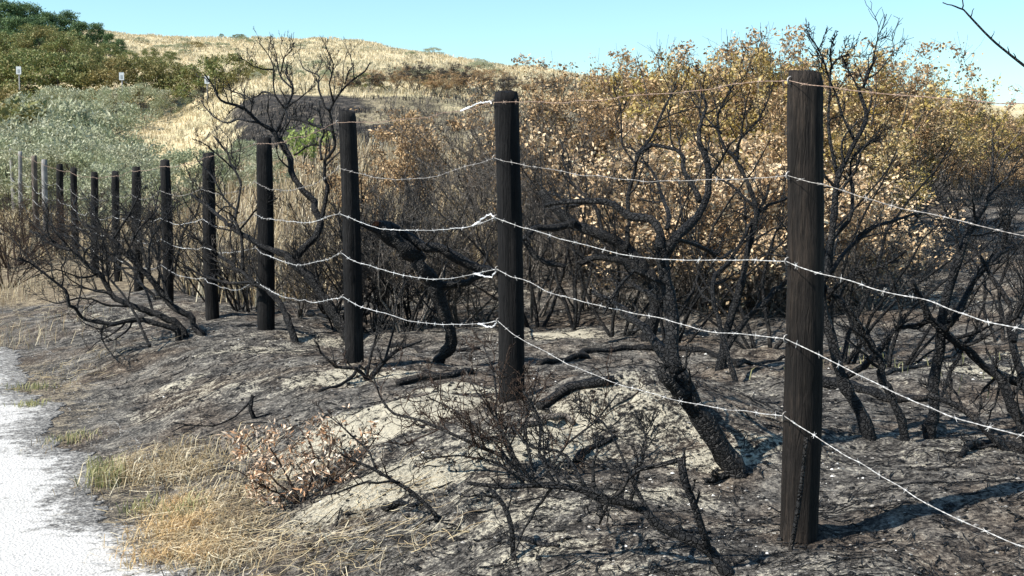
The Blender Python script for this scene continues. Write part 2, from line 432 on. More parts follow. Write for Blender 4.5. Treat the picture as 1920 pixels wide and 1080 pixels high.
# ------------------------------------------------------------------ the ground sheet
def axis(lo, hi, flo, fhi, step, grow):
    a = list(np.arange(flo, fhi, step))
    s = step; v = a[-1]
    while v < hi: s *= grow; v += s; a.append(v)
    s = step; v = flo; pre = []
    while v > lo: s *= grow; v -= s; pre.append(v)
    return np.array(pre[::-1] + a)
gx = axis(-900, 900, -2.6, 3.0, .026, 1.030)
gy = axis(-400, 3000, 3.2, 8.2, .026, 1.0245)
GX, GY = np.meshgrid(gx, gy)
GZ = H(GX, GY)
V = np.stack([GX, GY, GZ], -1).reshape(-1, 3)
nx, ny = len(gx), len(gy)
ii = (np.arange(ny - 1) * nx)[:, None] + np.arange(nx - 1)[None, :]
Q = np.stack([ii, ii + 1, ii + nx + 1, ii + nx], -1).reshape(-1, 4)
a = Acc(); a.add(V, Q); gme = a.mesh('ground')
X, Y, U = GX.ravel(), GY.ravel(), ucoord(GX, GY).ravel()
SAND = []
for (px, py, rx, ry, s) in [(760, 765, .42, .26, 1.0), (640, 800, .30, .2, .8), (880, 735, .3, .2, .9), (720, 905, .42, .22, 1.0), (640, 935, .25, .14, .9), (860, 870, .35, .2, .95),
                            (1000, 850, .35, .2, .8), (1240, 790, .28, .2, .55), (1170, 750, .2, .2, .5), (1330, 860, .25, .1, .75), (1050, 630, .35, .3, .75), (1250, 930, .3, .1, .5),
                            (660, 705, .4, .2, .8), (480, 660, .5, .3, .55), (600, 640, .4, .3, .45), (1070, 780, .3, .2, .6), (560, 870, .2, .15, .5), (1040, 1030, .25, .08, .55),
                            (1000, 960, .3, .1, .45), (1530, 860, .25, .15, .35), (1870, 700, .5, .3, .5), (1430, 830, .2, .12, .5), (350, 720, .2, .12, .5), (1740, 560, .6, .6, .4)]:
    p = ong(px, py); SAND.append((p[0], p[1], rx, ry, s))
sand = np.zeros_like(X)
for (x, y, rx, ry, s) in SAND:
    sand = np.maximum(sand, s * np.exp(-(((X - x) / rx) ** 2 + ((Y - y) / ry) ** 2) ** 1.4))
sand = np.maximum(sand, (.10 + .42 * fbm(X * 1.1, Y * 1.7, 77, 4)) * (U > -1.3))
straw = sstep(-1.3, -1.65, U + .45 * fbm(X * 1.2, Y * 1.2, 51, 3)) * .42
tuft = ong(330, 1000); straw = np.maximum(straw, .62 * np.exp(-((X - tuft[0] - .1) / .5) ** 2 - ((Y - tuft[1]) / .55) ** 2))
sl = X / np.maximum(Y, 1)
px_ = 960 + 2400 * sl
gold = sstep(13.5, 15.5, Y) * (1 - sstep(24, 27, Y)) * (1 - sstep(980, 1120, px_ + 160 * fbm(X / 2, Y / 2, 9, 3)))
straw = np.maximum(straw, gold)
verge = sstep(17, 22, Y) * sstep(.8, -.6, U); straw = np.maximum(straw, verge)
hill = sstep(24, 30, Y) * (1 - .0 * X) 
hill = np.maximum(hill, sstep(300, 120, px_) * sstep(24, 28, Y))
def slope_mask(X, Y):
    q = 960 + 2400 * X / np.maximum(Y, 1)
    return sstep(25, 28, Y + 3 * fbm(X / 3, Y / 3, 61, 4)) * (1 - sstep(40.5, 43.5, Y + 3.5 * fbm(X / 2, Y / 3, 62, 4))) * sstep(345, 430, q + 190 * fbm(X / 1.2, Y / 4, 12, 4) + (Y - 30) * -7) * (1 - .45 * sstep(620, 760, q + 200 * fbm(X / 1.1, Y / 2.5, 14, 3)))
bl = slope_mask(X, Y)
bl = np.maximum(bl, sstep(15, 19, Y) * (1 - sstep(55, 70, Y)) * sstep(1000, 1150, px_))
for nme, arr in (('sand', sand), ('straw', straw), ('hill', hill), ('black', bl)):
    at_ = gme.attributes.new(nme, 'FLOAT', 'POINT'); at_.data.foreach_set('value', np.clip(arr, 0, 1).astype(np.float32))
obj('ground', gme, M['ground'], kind='structure')

# gravel path, a sheet along the fence with a ragged edge
vv = np.concatenate([np.arange(-6, 2, .05), np.arange(2, 14, .015), np.arange(14, 42, .3)])
ww = np.concatenate([np.linspace(0, 1, 26)])
fd = np.array([-FS, 1]) / FN; fnv = np.array([1, FS]) / FN
edge = -1.66 + .26 * fbm(vv * 1.1, vv * 0 + 3, 91, 3) + .10 * vnoise(vv * 7, vv * 0, 92) + .07 * fbm(vv * 22, vv * 0, 93, 3)
uu = edge[:, None] + (-7.5 - edge)[:, None] * (ww ** 2.2)[None, :]
PX = FX + 0 * uu + fd[0] * vv[:, None] + fnv[0] * uu; PY = fd[1] * vv[:, None] + fnv[1] * uu
PZ = H(PX, PY) + .006 + .004 * vnoise(PX * 6, PY * 6, 5)
PZ[:, 0] -= .007
i2 = (np.arange(len(vv) - 1) * 26)[:, None] + np.arange(25)[None, :]
a = Acc(); a.add(np.stack([PX, PY, PZ], -1), np.stack([i2, i2 + 26, i2 + 27, i2 + 1], -1).reshape(-1, 4))
pme = a.mesh('path')
ed = pme.attributes.new('edge', 'FLOAT', 'POINT')
ed.data.foreach_set('value', np.clip(1.0 - (edge[:, None] - uu) / .4, 0, 1).astype(np.float32).ravel())
obj('path', pme, M['path'], kind='structure')

# ------------------------------------------------------------------ the barbed wire fence
POSTS = [  # top pixel x, y, distance, diameter, material, lean
    (2700, 165, 2.25, .115, 'post_brown'), (1510, 135, 4.0, .114, 'post_brown'), (947, 172, 5.8, .114, 'post_char'), (649, 208, 7.5, .106, 'post_char'), (494, 260, 9.8, .128, 'post_char'),
    (390, 287, 11.5, .118, 'post_char'), (310, 300, 13.0, .108, 'post_char'), (255, 313, 14.5, .105, 'post_char'), (215, 322, 15.9, .095, 'post_char'), (176, 323, 17.5, .10, 'post_char'),
    (138, 315, 19.3, .105, 'post_char'), (111, 308, 21.0, .115, 'post_char'), (83, 299, 22.9, .105, 'post_grey'), (64, 292, 24.6, .11, 'post_mid'), (37, 284, 27.0, .085, 'post_grey'), (21, 279, 28.9, .085, 'post_grey')]
fp = POSTS[1]; fo = at(fp[0], fp[1], fp[2]); fo[2] = H(fo[0], fo[1])
fence = thing('barbed_wire_fence', 'row of charred wooden posts strung with five strands of barbed wire', 'fence', loc=fo)
PLAB = {'post_grey': 'pale grey unburnt post', 'post_mid': 'weathered brown unburnt post', 'post_brown': 'charred post with brown wood showing through'}
post_info = []
for i, (px, py, Yd, dia, mt) in enumerate(POSTS):
    rg = rng_(300 + i)
    top = at(px, py, Yd); gz = float(H(top[0], top[1]))
    base = np.array([top[0] + rg.normal() * .01, top[1] + rg.normal() * .01, gz - .12])
    if i == 2: base[0] += .03
    if i == 3: base[0] += .04
    k = 28 if Yd < 8 else 14; n = 44 if Yd < 8 else 16
    tt = np.linspace(0, 1, n); th = np.arange(k) * 2 * math.pi / k
    T, A = np.meshgrid(tt, th, indexing='ij')
    hgt = top[2] - base[2]
    r = dia / 2 * (1.06 - .10 * T) * (1 + .06 * fbm(np.cos(A) * 1.3 + 5 * i, T * 3 + np.sin(A) * 1.3, i, 3) + .012 * rg.normal(size=T.shape))
    for _ in range(5):   # drying cracks
        a0 = rg.uniform(0, 6.28); t0 = rg.uniform(-.1, .7); t1 = t0 + rg.uniform(.25, .7)
        da = np.abs((A - a0 + .15 * np.sin(T * 7 + a0) + math.pi) % (2 * math.pi) - math.pi)
        r = r - dia * .075 * np.exp(-(da / .13) ** 2) * sstep(t0, t0 + .1, T) * sstep(t1, t1 - .1, T)
    topz = np.where(T > .985, 1, 0)
    r = r * (1 - .10 * topz)
    z = base[2] + hgt * T
    z = z + np.where(T > .95, dia * .06 * fbm(np.cos(A) * 2 + i, np.sin(A) * 2, 40 + i, 3), 0)
    tl0, tl1 = rg.uniform(0, 6.28), rg.uniform(0, .22)
    z = z + np.where(T > .98, dia * .5 * tl1 * np.cos(A - tl0), 0)
    bow = .010 * np.sin(T * rg.uniform(2.5, 4.5)) * rg.choice([-1, 1])
    x = base[0] + (top[0] - base[0]) * T + bow + r * np.cos(A); y = base[1] + (top[1] - base[1]) * T + r * np.sin(A)
    a = Acc()
    V = np.stack([x, y, z], -1).reshape(-1, 3)
    ctr = np.array([[top[0], top[1], top[2] + .004]])
    ring2 = np.stack([top[0] + (x[-1] - top[0]) * .55, top[1] + (y[-1] - top[1]) * .55, z[-1] + .003 + .003 * rg.normal(size=k)], -1)
    jj = np.arange(k); j2 = (jj + 1) % k
    rows = (np.arange(n - 1) * k)[:, None]
    Q = np.stack([rows + jj, rows + j2, rows + k + j2, rows + k + jj], -1).reshape(-1, 4)
    b0 = (n - 1) * k; c0 = n * k; cc = c0 + k
    Q = np.concatenate([Q, np.stack([b0 + jj, b0 + j2, c0 + j2, c0 + jj], -1)])
    T3 = np.stack([c0 + jj, c0 + j2, np.full(k, cc)], -1)
    a.add(np.concatenate([V, ring2, ctr]), Q, T3)
    po = obj('post', a.mesh('post', origin=fo), M[mt], fence, label=PLAB.get(mt))
    post_info.append((base, top, dia / 2, po))

WF = [.037, .217, .392, .562, .732]
side = np.array([-fnv[0], -fnv[1], 0])
staple_me = None
def helix(pts, r, turns_per_m, ph, hel_r):
    s = np.concatenate([[0], np.cumsum(np.linalg.norm(np.diff(pts, axis=0), axis=1))])
    t = nrm(np.gradient(pts, axis=0)); up = np.array([0, 0, 1.]); aa = nrm(np.cross(t, up)); bb = np.cross(t, aa)
    an = s * turns_per_m * 2 * math.pi + ph
    return pts + hel_r * (aa * np.cos(an)[:, None] + bb * np.sin(an)[:, None])
wr = rng_(55)
attach = []   # [strand][post]
for si, wf in enumerate(WF):
    row = []
    for i, (b, tp, r, po) in enumerate(post_info):
        f = 1 - (wf + wr.normal() * .006)
        b2 = b + np.array([0, 0, .12])
        p = b2 + (tp - b2) * f + side * (r + .006)
        row.append(p)
    attach.append(row)
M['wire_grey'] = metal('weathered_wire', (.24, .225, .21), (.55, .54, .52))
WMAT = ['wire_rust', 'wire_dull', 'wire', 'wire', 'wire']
WLAB = ['thin rusty top strand', 'heat dulled strand below the top', None, None, None]
SPAN = {}
for si in range(5):
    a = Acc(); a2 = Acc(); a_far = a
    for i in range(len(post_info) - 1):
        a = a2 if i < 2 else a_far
        p0, p1 = attach[si][i], attach[si][i + 1]
        L = np.linalg.norm(p1 - p0)
        near = p0[1] < 10.5
        n = int(L / (.014 if near else .08))
        t = np.linspace(0, 1, n)[:, None]
        sag = [.02, .035, .03, .03, .033][si] * wr.uniform(.6, 1.5) * L
        if si == 0: sag *= .5
        pts = p0 * (1 - t) + p1 * t
        tt = t[:, 0]
        pts[:, 2] -= 4 * tt * (1 - tt) * sag
        kx = wr.uniform(0, 100)
        env = np.minimum(1, np.minimum(tt, 1 - tt) * 12)
        pts[:, 2] += .016 * env * fbm(tt * L * 3 + kx, tt * 0 + si, si, 3)
        pts[:, 0] += .02 * env * fbm(tt * L * 3 + kx, tt * 0 + 7 + si, si, 3)
        if i == 2: SPAN[si] = pts
        rad = (.0009 if si < 2 else .0011) if near else .0022
        if near:
            for ph in (0, math.pi):
                tubes(a, helix(pts, rad, 22, ph, rad * .8)[None], np.full((1, n), rad), 4)
        else:
            tubes(a, pts[None], np.full((1, n), rad), 4)
        # barbs
        s_b = np.arange(.05, L - .03, .105) + wr.normal() * .01
        ix = np.clip((s_b / L * (n - 1)).astype(int), 0, n - 1)
        for q in range(2 if near else 1):
            d = nrm(wr.normal(size=(len(ix), 3)) * np.array([1, .6, 1])) * (.0125 if near else .014)
            c = pts[ix]
            tubes(a, np.stack([c - d, c, c + d], 1), np.tile(np.array([[.0005, .0012, .0005]]), (len(ix), 1)), 4)
        if near:   # the coil of each barb round the strand
            tg = nrm(np.gradient(pts, axis=0))[ix]
            tubes(a, np.stack([pts[ix] - tg * .006, pts[ix] + tg * .006], 1), np.full((len(ix), 2), .0027), 6, cap=True)
    obj('barbed_wire', a_far.mesh('barbed_wire', origin=fo), M[WMAT[si]], fence, label=WLAB[si])
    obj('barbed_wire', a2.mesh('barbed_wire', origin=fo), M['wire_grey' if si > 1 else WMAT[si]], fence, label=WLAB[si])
# staples that hold the strands to the near posts
a = Acc()
an = np.linspace(0, math.pi, 9)
sp_ = np.stack([np.zeros(9), -np.cos(an) * .012, np.sin(an) * .012], -1)
tubes(a, sp_[None], np.full((1, 9), .0025), 5)
st_me = a.mesh('staple')
for i in range(1, 6):
    for si in range(5):
        st_ = obj('staple', st_me, M['wire_dull'], post_info[i][3])
        p = attach[si][i] - fo - side * .007
        st_.location = p
        st_.rotation_euler = Vector(side).to_track_quat('Z', 'Y').to_euler()
# bright splices where the strands were re-tied to the second post
def splice(p_end, p_post, seed, loop):
    rg = rng_(seed); a = Acc()
    pts = resample(np.array([p_end, p_end * .55 + p_post * .45 + np.array([0, 0, loop]), p_post * .8 + p_end * .2 + np.array([0, 0, loop * 1.2]), p_post]), 46)
    pts += np.stack([fbm(np.arange(46) * .22, np.arange(46) * 0 + c, seed + c, 2) * .008 for c in range(3)], -1)
    tubes(a, helix(pts, .003, 26, 0, .0026)[None], np.full((1, 46), .0016), 5)
    tubes(a, helix(pts, .003, 26, 3.1, .0026)[None], np.full((1, 46), .0016), 5)
    w = resample(np.array([p_end + (p_post - p_end) * -.08, p_end + (p_post - p_end) * .22 + np.array([0, 0, loop * .4])]), 90)
    tubes(a, helix(w, .003, 190, 0, .004)[None], np.full((1, 90), .0016), 5)
    return obj('wire_splice', a.mesh('wire_splice', origin=fo), M['splice'], fence)
Bp = [attach[s][2] for s in range(5)]
for si, fr, loop in ((0, .15, .012), (2, .11, .02), (3, .11, -.025), (4, .09, -.02)):
    pw = SPAN[si]; splice(pw[int(len(pw) * fr)], Bp[si], si + 1, loop)

# ------------------------------------------------------------------ burnt shrubs whose limbs can be followed one by one
def gnarl(P, rg, amp):
    n = len(P); m = max(3, n // 4)
    kn = np.sort(np.concatenate([[0, n - 1], rg.uniform(0, n - 1, m)]))
    off = rg.normal(size=(len(kn), 3)) * amp; off[0] = 0; off[-1] *= .3
    t = np.arange(n)
    return P + np.stack([np.interp(t, kn, off[:, c]) for c in range(3)], -1)
def burnt(name, label, base_px, limbs, seed, tw=(5, 5, 2), twl=(.25, .6), mat_limb='char', mat_twig='char_twig', group=None, cat='burnt shrub', up=.10, yb=None, kink=.21, lmax=.45, leaf=None, rmin=.0019, gn=1.0):
    rg = rng_(seed)
    base = ong(*base_px)
    if yb is not None:
        q = at(base_px[0], base_px[1], yb); base = np.array([q[0], q[1], float(H(q[0], q[1]))])
    root = thing(name, label, cat, group, loc=base)
    allP, allR = [], []
    for li, (pts, d0, d1, r0, r1, pn) in enumerate(limbs):
        r0 *= .86; r1 *= .86
        m = len(pts); P = []
        for j, (x, y) in enumerate(pts):
            P.append(at(x, y, base[1] + d0 + (d1 - d0) * j / max(1, m - 1)))
        P = np.array(P)
        if abs(pts[0][1] - base_px[1]) < 40 and pn in ('trunk', 'stem'):
            g0 = P[0].copy(); g0[2] = min(float(H(g0[0], g0[1])), g0[2]) - .06
            P = np.concatenate([g0[None], P])
        L = np.linalg.norm(np.diff(P, axis=0), axis=1).sum()
        n = max(6, int(L / .035)); Pr = resample(P, n)
        Pr[1:-1] = .12 * Pr[:-2] + .76 * Pr[1:-1] + .12 * Pr[2:]
        Pr = gnarl(Pr, rg, min(.012, .006 + r0 * .28) * gn)
        R = (r0 + (r1 - r0) * np.linspace(0, 1, n) ** .9) * (1 + .07 * rg.normal(size=n).clip(-1.5, 1.5) + .13 * (rg.uniform(size=n) < .07))
        if pn in ('trunk', 'stem'): R[:2] *= 1.12
        a = Acc(); tubes(a, Pr[None], R[None], 9 if r0 > .02 else 7, cap=True, rng=rg, rough=.09)
        obj(pn, a.mesh(pn, origin=base), M[mat_limb], root)
        allP.append(resample(Pr, 12)); allR.append(np.interp(np.linspace(0, 1, 12), np.linspace(0, 1, n), R))
    P0 = np.array(allP); R0 = np.array(allR)
    if tw:
        a = Acc(); Pc, Rc = P0, np.minimum(R0, .014)
        lv = []
        for l, k in enumerate(tw):
            Pc, Rc = spawn(Pc, Rc, k, rg, lr=twl if l == 0 else (.3, .7), ang=(.4, 1.15), n=[9, 6, 4, 3][l], kink=kink, up=up, tmin=.3 if l == 0 else .2, rr=.6, rmin=rmin, lmax=lmax / (1 + .5 * l))
            tubes(a, Pc, Rc, [5, 4, 3, 3][l]); lv.append(Pc)
        obj('twigs', a.mesh('twigs', origin=base), M[mat_twig], root, kind='stuff')
        if leaf:
            nm, cnt, size = leaf
            Pl = lv[-1]; ii = rg.integers(0, len(Pl), cnt); jj = rg.integers(1, Pl.shape[1], cnt)
            b = Acc(); leaves(b, Pl[ii, jj] + rg.normal(size=(cnt, 3)) * .012, size, rg, width=.27)
            obj('withered_leaves', b.mesh('withered_leaves', False, origin=base), M[nm], root, kind='stuff')
    return root

burnt('burnt_shrub', 'tall burnt shrub with an open forked crown leaning between two fence posts', (660, 645), [
    ([(660, 645), (632, 600), (610, 558), (585, 517), (556, 492), (539, 479)], 0, .2, .050, .036, 'trunk'),
    ([(545, 485), (568, 462), (593, 442), (604, 417), (597, 396), (568, 362), (552, 333), (545, 296), (527, 267), (513, 247)], .2, .5, .034, .023, 'branch'),
    ([(539, 479), (489, 454), (443, 429), (414, 406), (395, 390), (358, 366)], .2, .8, .030, .011, 'branch'),
    ([(513, 247), (483, 230), (457, 200), (420, 190), (400, 165), (385, 140)], .5, .3, .020, .007, 'branch'),
    ([(483, 230), (450, 222), (425, 232), (400, 218), (381, 196)], .45, .9, .011, .005, 'branch'),
    ([(470, 213), (432, 195), (433, 170), (428, 158)], .4, .4, .008, .005, 'branch'),
    ([(513, 250), (523, 240), (533, 207), (547, 180), (548, 160), (533, 140), (538, 132)], .5, .7, .017, .008, 'branch'),
    ([(534, 203), (515, 178), (511, 155), (511, 120), (500, 100), (485, 80)], .55, .5, .010, .004, 'branch'),
    ([(547, 165), (524, 138), (520, 120), (519, 100), (511, 83)], .65, .9, .009, .004, 'branch'),
    ([(526, 138), (530, 110), (545, 97), (552, 80)], .7, .4, .007, .003, 'branch'),
    ([(511, 130), (487, 131), (465, 115), (446, 108)], .55, .2, .007, .003, 'branch'),
    ([(517, 180), (495, 173), (470, 187), (452, 178), (420, 165)], .55, 1.0, .009, .004, 'branch'),
    ([(538, 200), (570, 175), (590, 160)], .5, .2, .008, .004, 'branch'),
    ([(604, 410), (613, 360), (613, 323), (614, 300), (627, 273), (623, 227), (617, 207), (627, 187), (650, 153), (684, 133), (694, 118)], .25, .1, .020, .006, 'branch'),
    ([(617, 207), (600, 165), (598, 140), (570, 130), (562, 112)], .15, .5, .010, .004, 'branch'),
    ([(625, 190), (618, 155), (624, 122), (612, 88)], .12, -.2, .009, .004, 'branch'),
    ([(646, 158), (650, 135), (664, 122)], .1, .1, .007, .004, 'branch'),
    ([(625, 245), (600, 240), (572, 230), (540, 222), (535, 205)], .1, .5, .014, .010, 'branch'),
    ([(603, 300), (600, 270), (611, 250), (597, 205)], .2, .4, .012, .006, 'branch'),
    ([(553, 290), (575, 275), (600, 272)], .4, .3, .009, .006, 'branch')],
    11, tw=(7, 4, 2), twl=(.18, .5), lmax=.36, up=.14)

burnt('burnt_shrub', 'sprawling burnt shrub leaning low across the fence towards the gravel path', (375, 628), [
    ([(382, 626), (353, 593), (323, 570), (281, 517), (243, 483), (213, 448), (190, 430), (160, 424)], 0, .2, .036, .014, 'trunk'),
    ([(346, 625), (323, 604), (289, 589), (243, 574), (213, 562), (182, 513), (163, 505), (133, 475), (87, 456), (57, 430)], -.05, .1, .034, .010, 'trunk'),
    ([(336, 620), (266, 600), (213, 610), (144, 593), (122, 543), (84, 517), (34, 483)], -.1, -.5, .028, .008, 'trunk'),
    ([(281, 650), (258, 600), (228, 551), (200, 520), (160, 470), (120, 440)], -.4, .3, .014, .006, 'branch'),
    ([(240, 485), (262, 430), (290, 400), (300, 385)], .15, .4, .013, .006, 'branch'),
    ([(213, 448), (235, 415), (258, 372), (265, 350)], .2, 0, .012, .006, 'branch'),
    ([(281, 517), (278, 460), (300, 420), (330, 380)], .1, .6, .013, .005, 'branch'),
    ([(323, 570), (300, 500), (290, 470), (262, 440)], 0, .4, .013, .006, 'branch'),
    ([(182, 513), (150, 520), (105, 505), (60, 520)], .05, -.3, .010, .004, 'branch'),
    ([(243, 574), (200, 575), (150, 555), (110, 570), (70, 560)], 0, -.3, .011, .004, 'branch'),
    ([(289, 589), (270, 540), (230, 505), (190, 470), (150, 400)], 0, .7, .013, .005, 'branch')],
    12, tw=(11, 5, 3), twl=(.25, .6), lmax=.6, up=.05)

burnt('burnt_shrub', 'burnt shrub of thin kinked stems tangled round the middle fence posts', (300, 560), [
    ([(300, 560), (270, 480), (250, 420), (220, 380)], 0, .3, .022, .010, 'stem'),
    ([(310, 560), (330, 500), (345, 440), (372, 400), (380, 350)], 0, .3, .022, .008, 'stem'),
    ([(290, 558), (240, 500), (190, 460), (150, 430), (110, 420)], 0, .4, .022, .008, 'stem'),
    ([(296, 560), (300, 480), (290, 400), (300, 350)], 0, .6, .018, .008, 'stem')],
    13, tw=(12, 5, 3), twl=(.3, .7), lmax=.6, up=.06)

burnt('burnt_shrub', 'burnt shrub with crooked grey twigs behind the second pair of slim charred posts', (552, 640), [
    ([(552, 640), (535, 600), (515, 565), (480, 530), (440, 500), (410, 480)], 0, .5, .032, .014, 'trunk'),
    ([(480, 530), (430, 530), (395, 520), (350, 500)], .3, .6, .016, .008, 'branch'),
    ([(455, 510), (450, 450), (447, 400), (455, 340), (438, 310), (430, 285), (400, 255)], .4, .8, .018, .007, 'branch'),
    ([(447, 400), (420, 370), (400, 330), (370, 300)], .6, 1, .011, .005, 'branch'),
    ([(410, 480), (380, 450), (350, 440)], .5, .5, .012, .006, 'branch'),
    ([(440, 320), (420, 300), (385, 270), (362, 262)], .75, .6, .008, .004, 'branch'),
    ([(450, 430), (475, 395), (500, 380), (520, 370)], .55, .3, .010, .005, 'branch')],
    14, tw=(8, 5, 3), twl=(.2, .5), lmax=.4, up=.1)

rt = burnt('charred_forked_trunk', 'thick charred forked trunk with a split end reaching towards a fence post', (832, 682), [
    ([(822, 680), (848, 650), (846, 625), (828, 585), (806, 525), (783, 485), (745, 450), (712, 424)], 0, -.15, .036, .062, 'trunk'),
    ([(708, 420), (735, 428), (765, 453), (800, 463), (832, 463), (850, 478), (885, 497), (925, 512)], -.1, -.15, .030, .036, 'branch'),
    ([(812, 528), (840, 536), (872, 530), (910, 514)], -.05, -.1, .028, .020, 'branch'),
    ([(745, 445), (710, 435), (682, 427), (668, 412)], -.15, -.2, .040, .016, 'branch')],
    15, tw=(3, 3, 2), twl=(.15, .4), lmax=.3)
a = Acc(); pA = at(707, 420, rt.location[1] - .13)
tubes(a, np.stack([pA + np.array([-.02, 0, .01]), pA + np.array([.015, 0, -.012])])[None], np.array([[.016, .03]]), 7, cap=True, rng=rng_(3), rough=.2)
obj('split_end', a.mesh('split_end', origin=np.array(rt.location)), M['heartwood'], rt)

burnt('burnt_shrub', 'leaning charred trunk with a broken stub on the sandy mound behind the wire', (1388, 886), [
    ([(1388, 886), (1345, 820), (1300, 765), (1268, 700)], 0, 0, .052, .046, 'trunk'),
    ([(1270, 705), (1256, 650), (1247, 560), (1240, 475)], 0, .15, .036, .028, 'branch'),
    ([(1282, 745), (1252, 715), (1234, 688)], -.02, -.05, .036, .018, 'stub'),
    ([(1240, 480), (1262, 445), (1300, 410), (1322, 360), (1326, 305), (1312, 262), (1322, 225), (1328, 195), (1315, 175)], .15, .5, .026, .005, 'branch'),
    ([(1240, 470), (1245, 432), (1222, 408), (1185, 410), (1150, 380), (1082, 375), (1022, 385)], .15, .4, .024, .009, 'branch'),
    ([(1312, 378), (1305, 355), (1281, 320), (1285, 295), (1265, 275), (1222, 268), (1195, 290), (1185, 350)], .3, .6, .014, .006, 'branch'),
    ([(1265, 442), (1310, 465), (1346, 495), (1370, 470)], .2, .5, .013, .007, 'branch'),
    ([(1262, 690), (1215, 610), (1160, 575), (1112, 548)], .0, .5, .024, .010, 'branch'),
    ([(1243, 565), (1200, 540), (1178, 528)], .1, .3, .014, .009, 'branch'),
    ([(1250, 430), (1248, 395), (1238, 370), (1225, 330), (1200, 300)], .2, .6, .012, .006, 'branch'),
    ([(1240, 530), (1195, 505), (1160, 540), (1130, 590)], .1, .0, .010, .006, 'branch'),
    ([(1388, 886), (1400, 892), (1415, 885), (1440, 890)], 0, .05, .03, .012, 'root'),
    ([(1385, 884), (1350, 895), (1320, 900)], 0, -.05, .025, .010, 'root')],
    16, tw=(6, 4, 3), twl=(.2, .5), lmax=.42)

burnt('burnt_shrub', 'heavy arching burnt trunk half hidden behind the sandy mound', (1222, 640), [
    ([(1222, 630), (1230, 580), (1225, 535), (1208, 500), (1175, 468), (1130, 440), (1080, 418), (1040, 385), (1015, 358)], 0, .3, .062, .034, 'trunk'),
    ([(1210, 515), (1170, 492), (1120, 480), (1085, 492)], 0, .1, .036, .020, 'branch'),
    ([(1080, 418), (1050, 432), (1005, 430), (985, 450), (1000, 480), (1060, 500)], .2, -.1, .030, .018, 'branch'),
    ([(1130, 440), (1120, 390), (1070, 340), (1055, 300), (1050, 260)], .2, .6, .018, .007, 'branch'),
    ([(1175, 468), (1180, 420), (1175, 370), (1188, 320), (1192, 290), (1220, 260), (1250, 190), (1270, 160)], .1, .6, .020, .008, 'branch'),
    ([(1190, 310), (1165, 270), (1160, 200), (1150, 165)], .4, .7, .010, .005, 'branch')],
    17, tw=(7, 5, 3), twl=(.2, .5), lmax=.42)

burnt('burnt_shrub', 'three stemmed burnt shrub with tall straight forks against the bleached leaves', (1346, 692), [
    ([(1346, 692), (1360, 625), (1385, 560), (1405, 470), (1418, 400), (1397, 335), (1372, 290), (1352, 250), (1348, 215), (1362, 185), (1380, 150)], 0, .5, .034, .005, 'stem'),
    ([(1356, 672), (1400, 600), (1440, 560), (1470, 530), (1500, 490), (1520, 440)], 0, .4, .028, .010, 'stem'),
    ([(1384, 726), (1370, 670), (1350, 620), (1336, 560), (1336, 512), (1362, 495), (1400, 440), (1418, 398), (1440, 345)], -.35, .3, .018, .010, 'stem'),
    ([(1418, 400), (1470, 372), (1520, 350), (1570, 350)], .3, .5, .013, .006, 'branch'),
    ([(1410, 385), (1378, 350), (1345, 330), (1322, 300), (1300, 250)], .35, .7, .012, .005, 'branch'),
    ([(1400, 480), (1398, 420), (1395, 370)], .3, .4, .012, .007, 'branch'),
    ([(1372, 290), (1400, 250), (1425, 220), (1440, 185), (1448, 160)], .45, .7, .010, .003, 'branch'),
    ([(1352, 250), (1325, 225), (1300, 190), (1292, 165)], .45, .8, .009, .003, 'branch'),
    ([(1383, 300), (1390, 240), (1398, 195), (1408, 160)], .45, .3, .009, .003, 'branch')],
    18, tw=(8, 5, 3), twl=(.15, .4), lmax=.34, up=.10)

burnt('burnt_shrub', 'burnt shrub with twisted grey stems and thorny forks beside the thick front post', (1640, 822), [
    ([(1636, 822), (1618, 775), (1582, 722), (1562, 660), (1548, 600), (1545, 540), (1562, 440), (1570, 330), (1602, 260), (1625, 222), (1610, 170), (1642, 108)], 0, .5, .034, .006, 'stem'),
    ([(1696, 824), (1670, 730), (1640, 660), (1592, 580), (1540, 528), (1500, 480)], 0, .3, .024, .014, 'stem'),
    ([(1560, 450), (1592, 410), (1600, 350), (1596, 300), (1625, 270), (1650, 255)], .3, .4, .013, .005, 'branch'),
    ([(1548, 520), (1590, 470), (1640, 430), (1690, 415), (1740, 395)], .2, .6, .013, .006, 'branch'),
    ([(1552, 560), (1590, 520), (1650, 500), (1700, 470)], .2, .1, .011, .006, 'branch'),
    ([(1602, 262), (1580, 220), (1565, 160), (1540, 95), (1515, 65)], .4, .5, .008, .003, 'branch'),
    ([(1560, 130), (1555, 95), (1570, 62)], .45, .4, .005, .003, 'branch'),
    ([(1570, 330), (1555, 260), (1550, 180), (1565, 110), (1590, 100)], .35, .5, .011, .004, 'branch'),
    ([(1612, 170), (1590, 130), (1580, 110)], .5, .6, .005, .003, 'branch'),
    ([(1590, 705), (1650, 655), (1680, 617), (1760, 610), (1800, 600)], .1, .3, .016, .010, 'branch')],
    19, tw=(8, 5, 3), twl=(.15, .4), lmax=.3, up=.08)

burnt('burnt_shrub', 'charred pole shrub with a snapped top and a long bowed limb beside it', (1740, 822), [
    ([(1740, 822), (1755, 760), (1765, 655), (1780, 560), (1800, 480), (1816, 430), (1846, 378)], 0, .2, .032, .019, 'stem'),
    ([(1778, 610), (1830, 520), (1868, 488), (1906, 458)], .1, .4, .020, .012, 'branch'),
    ([(1712, 528), (1722, 540), (1742, 592), (1792, 642), (1850, 692), (1930, 722)], .0, .1, .014, .024, 'branch'),
    ([(1765, 745), (1782, 700), (1802, 655)], -.1, .1, .010, .009, 'branch'),
    ([(1815, 440), (1850, 440), (1880, 420)], .18, .3, .008, .005, 'branch')],
    20, tw=(6, 5, 2), twl=(.2, .5), lmax=.4)

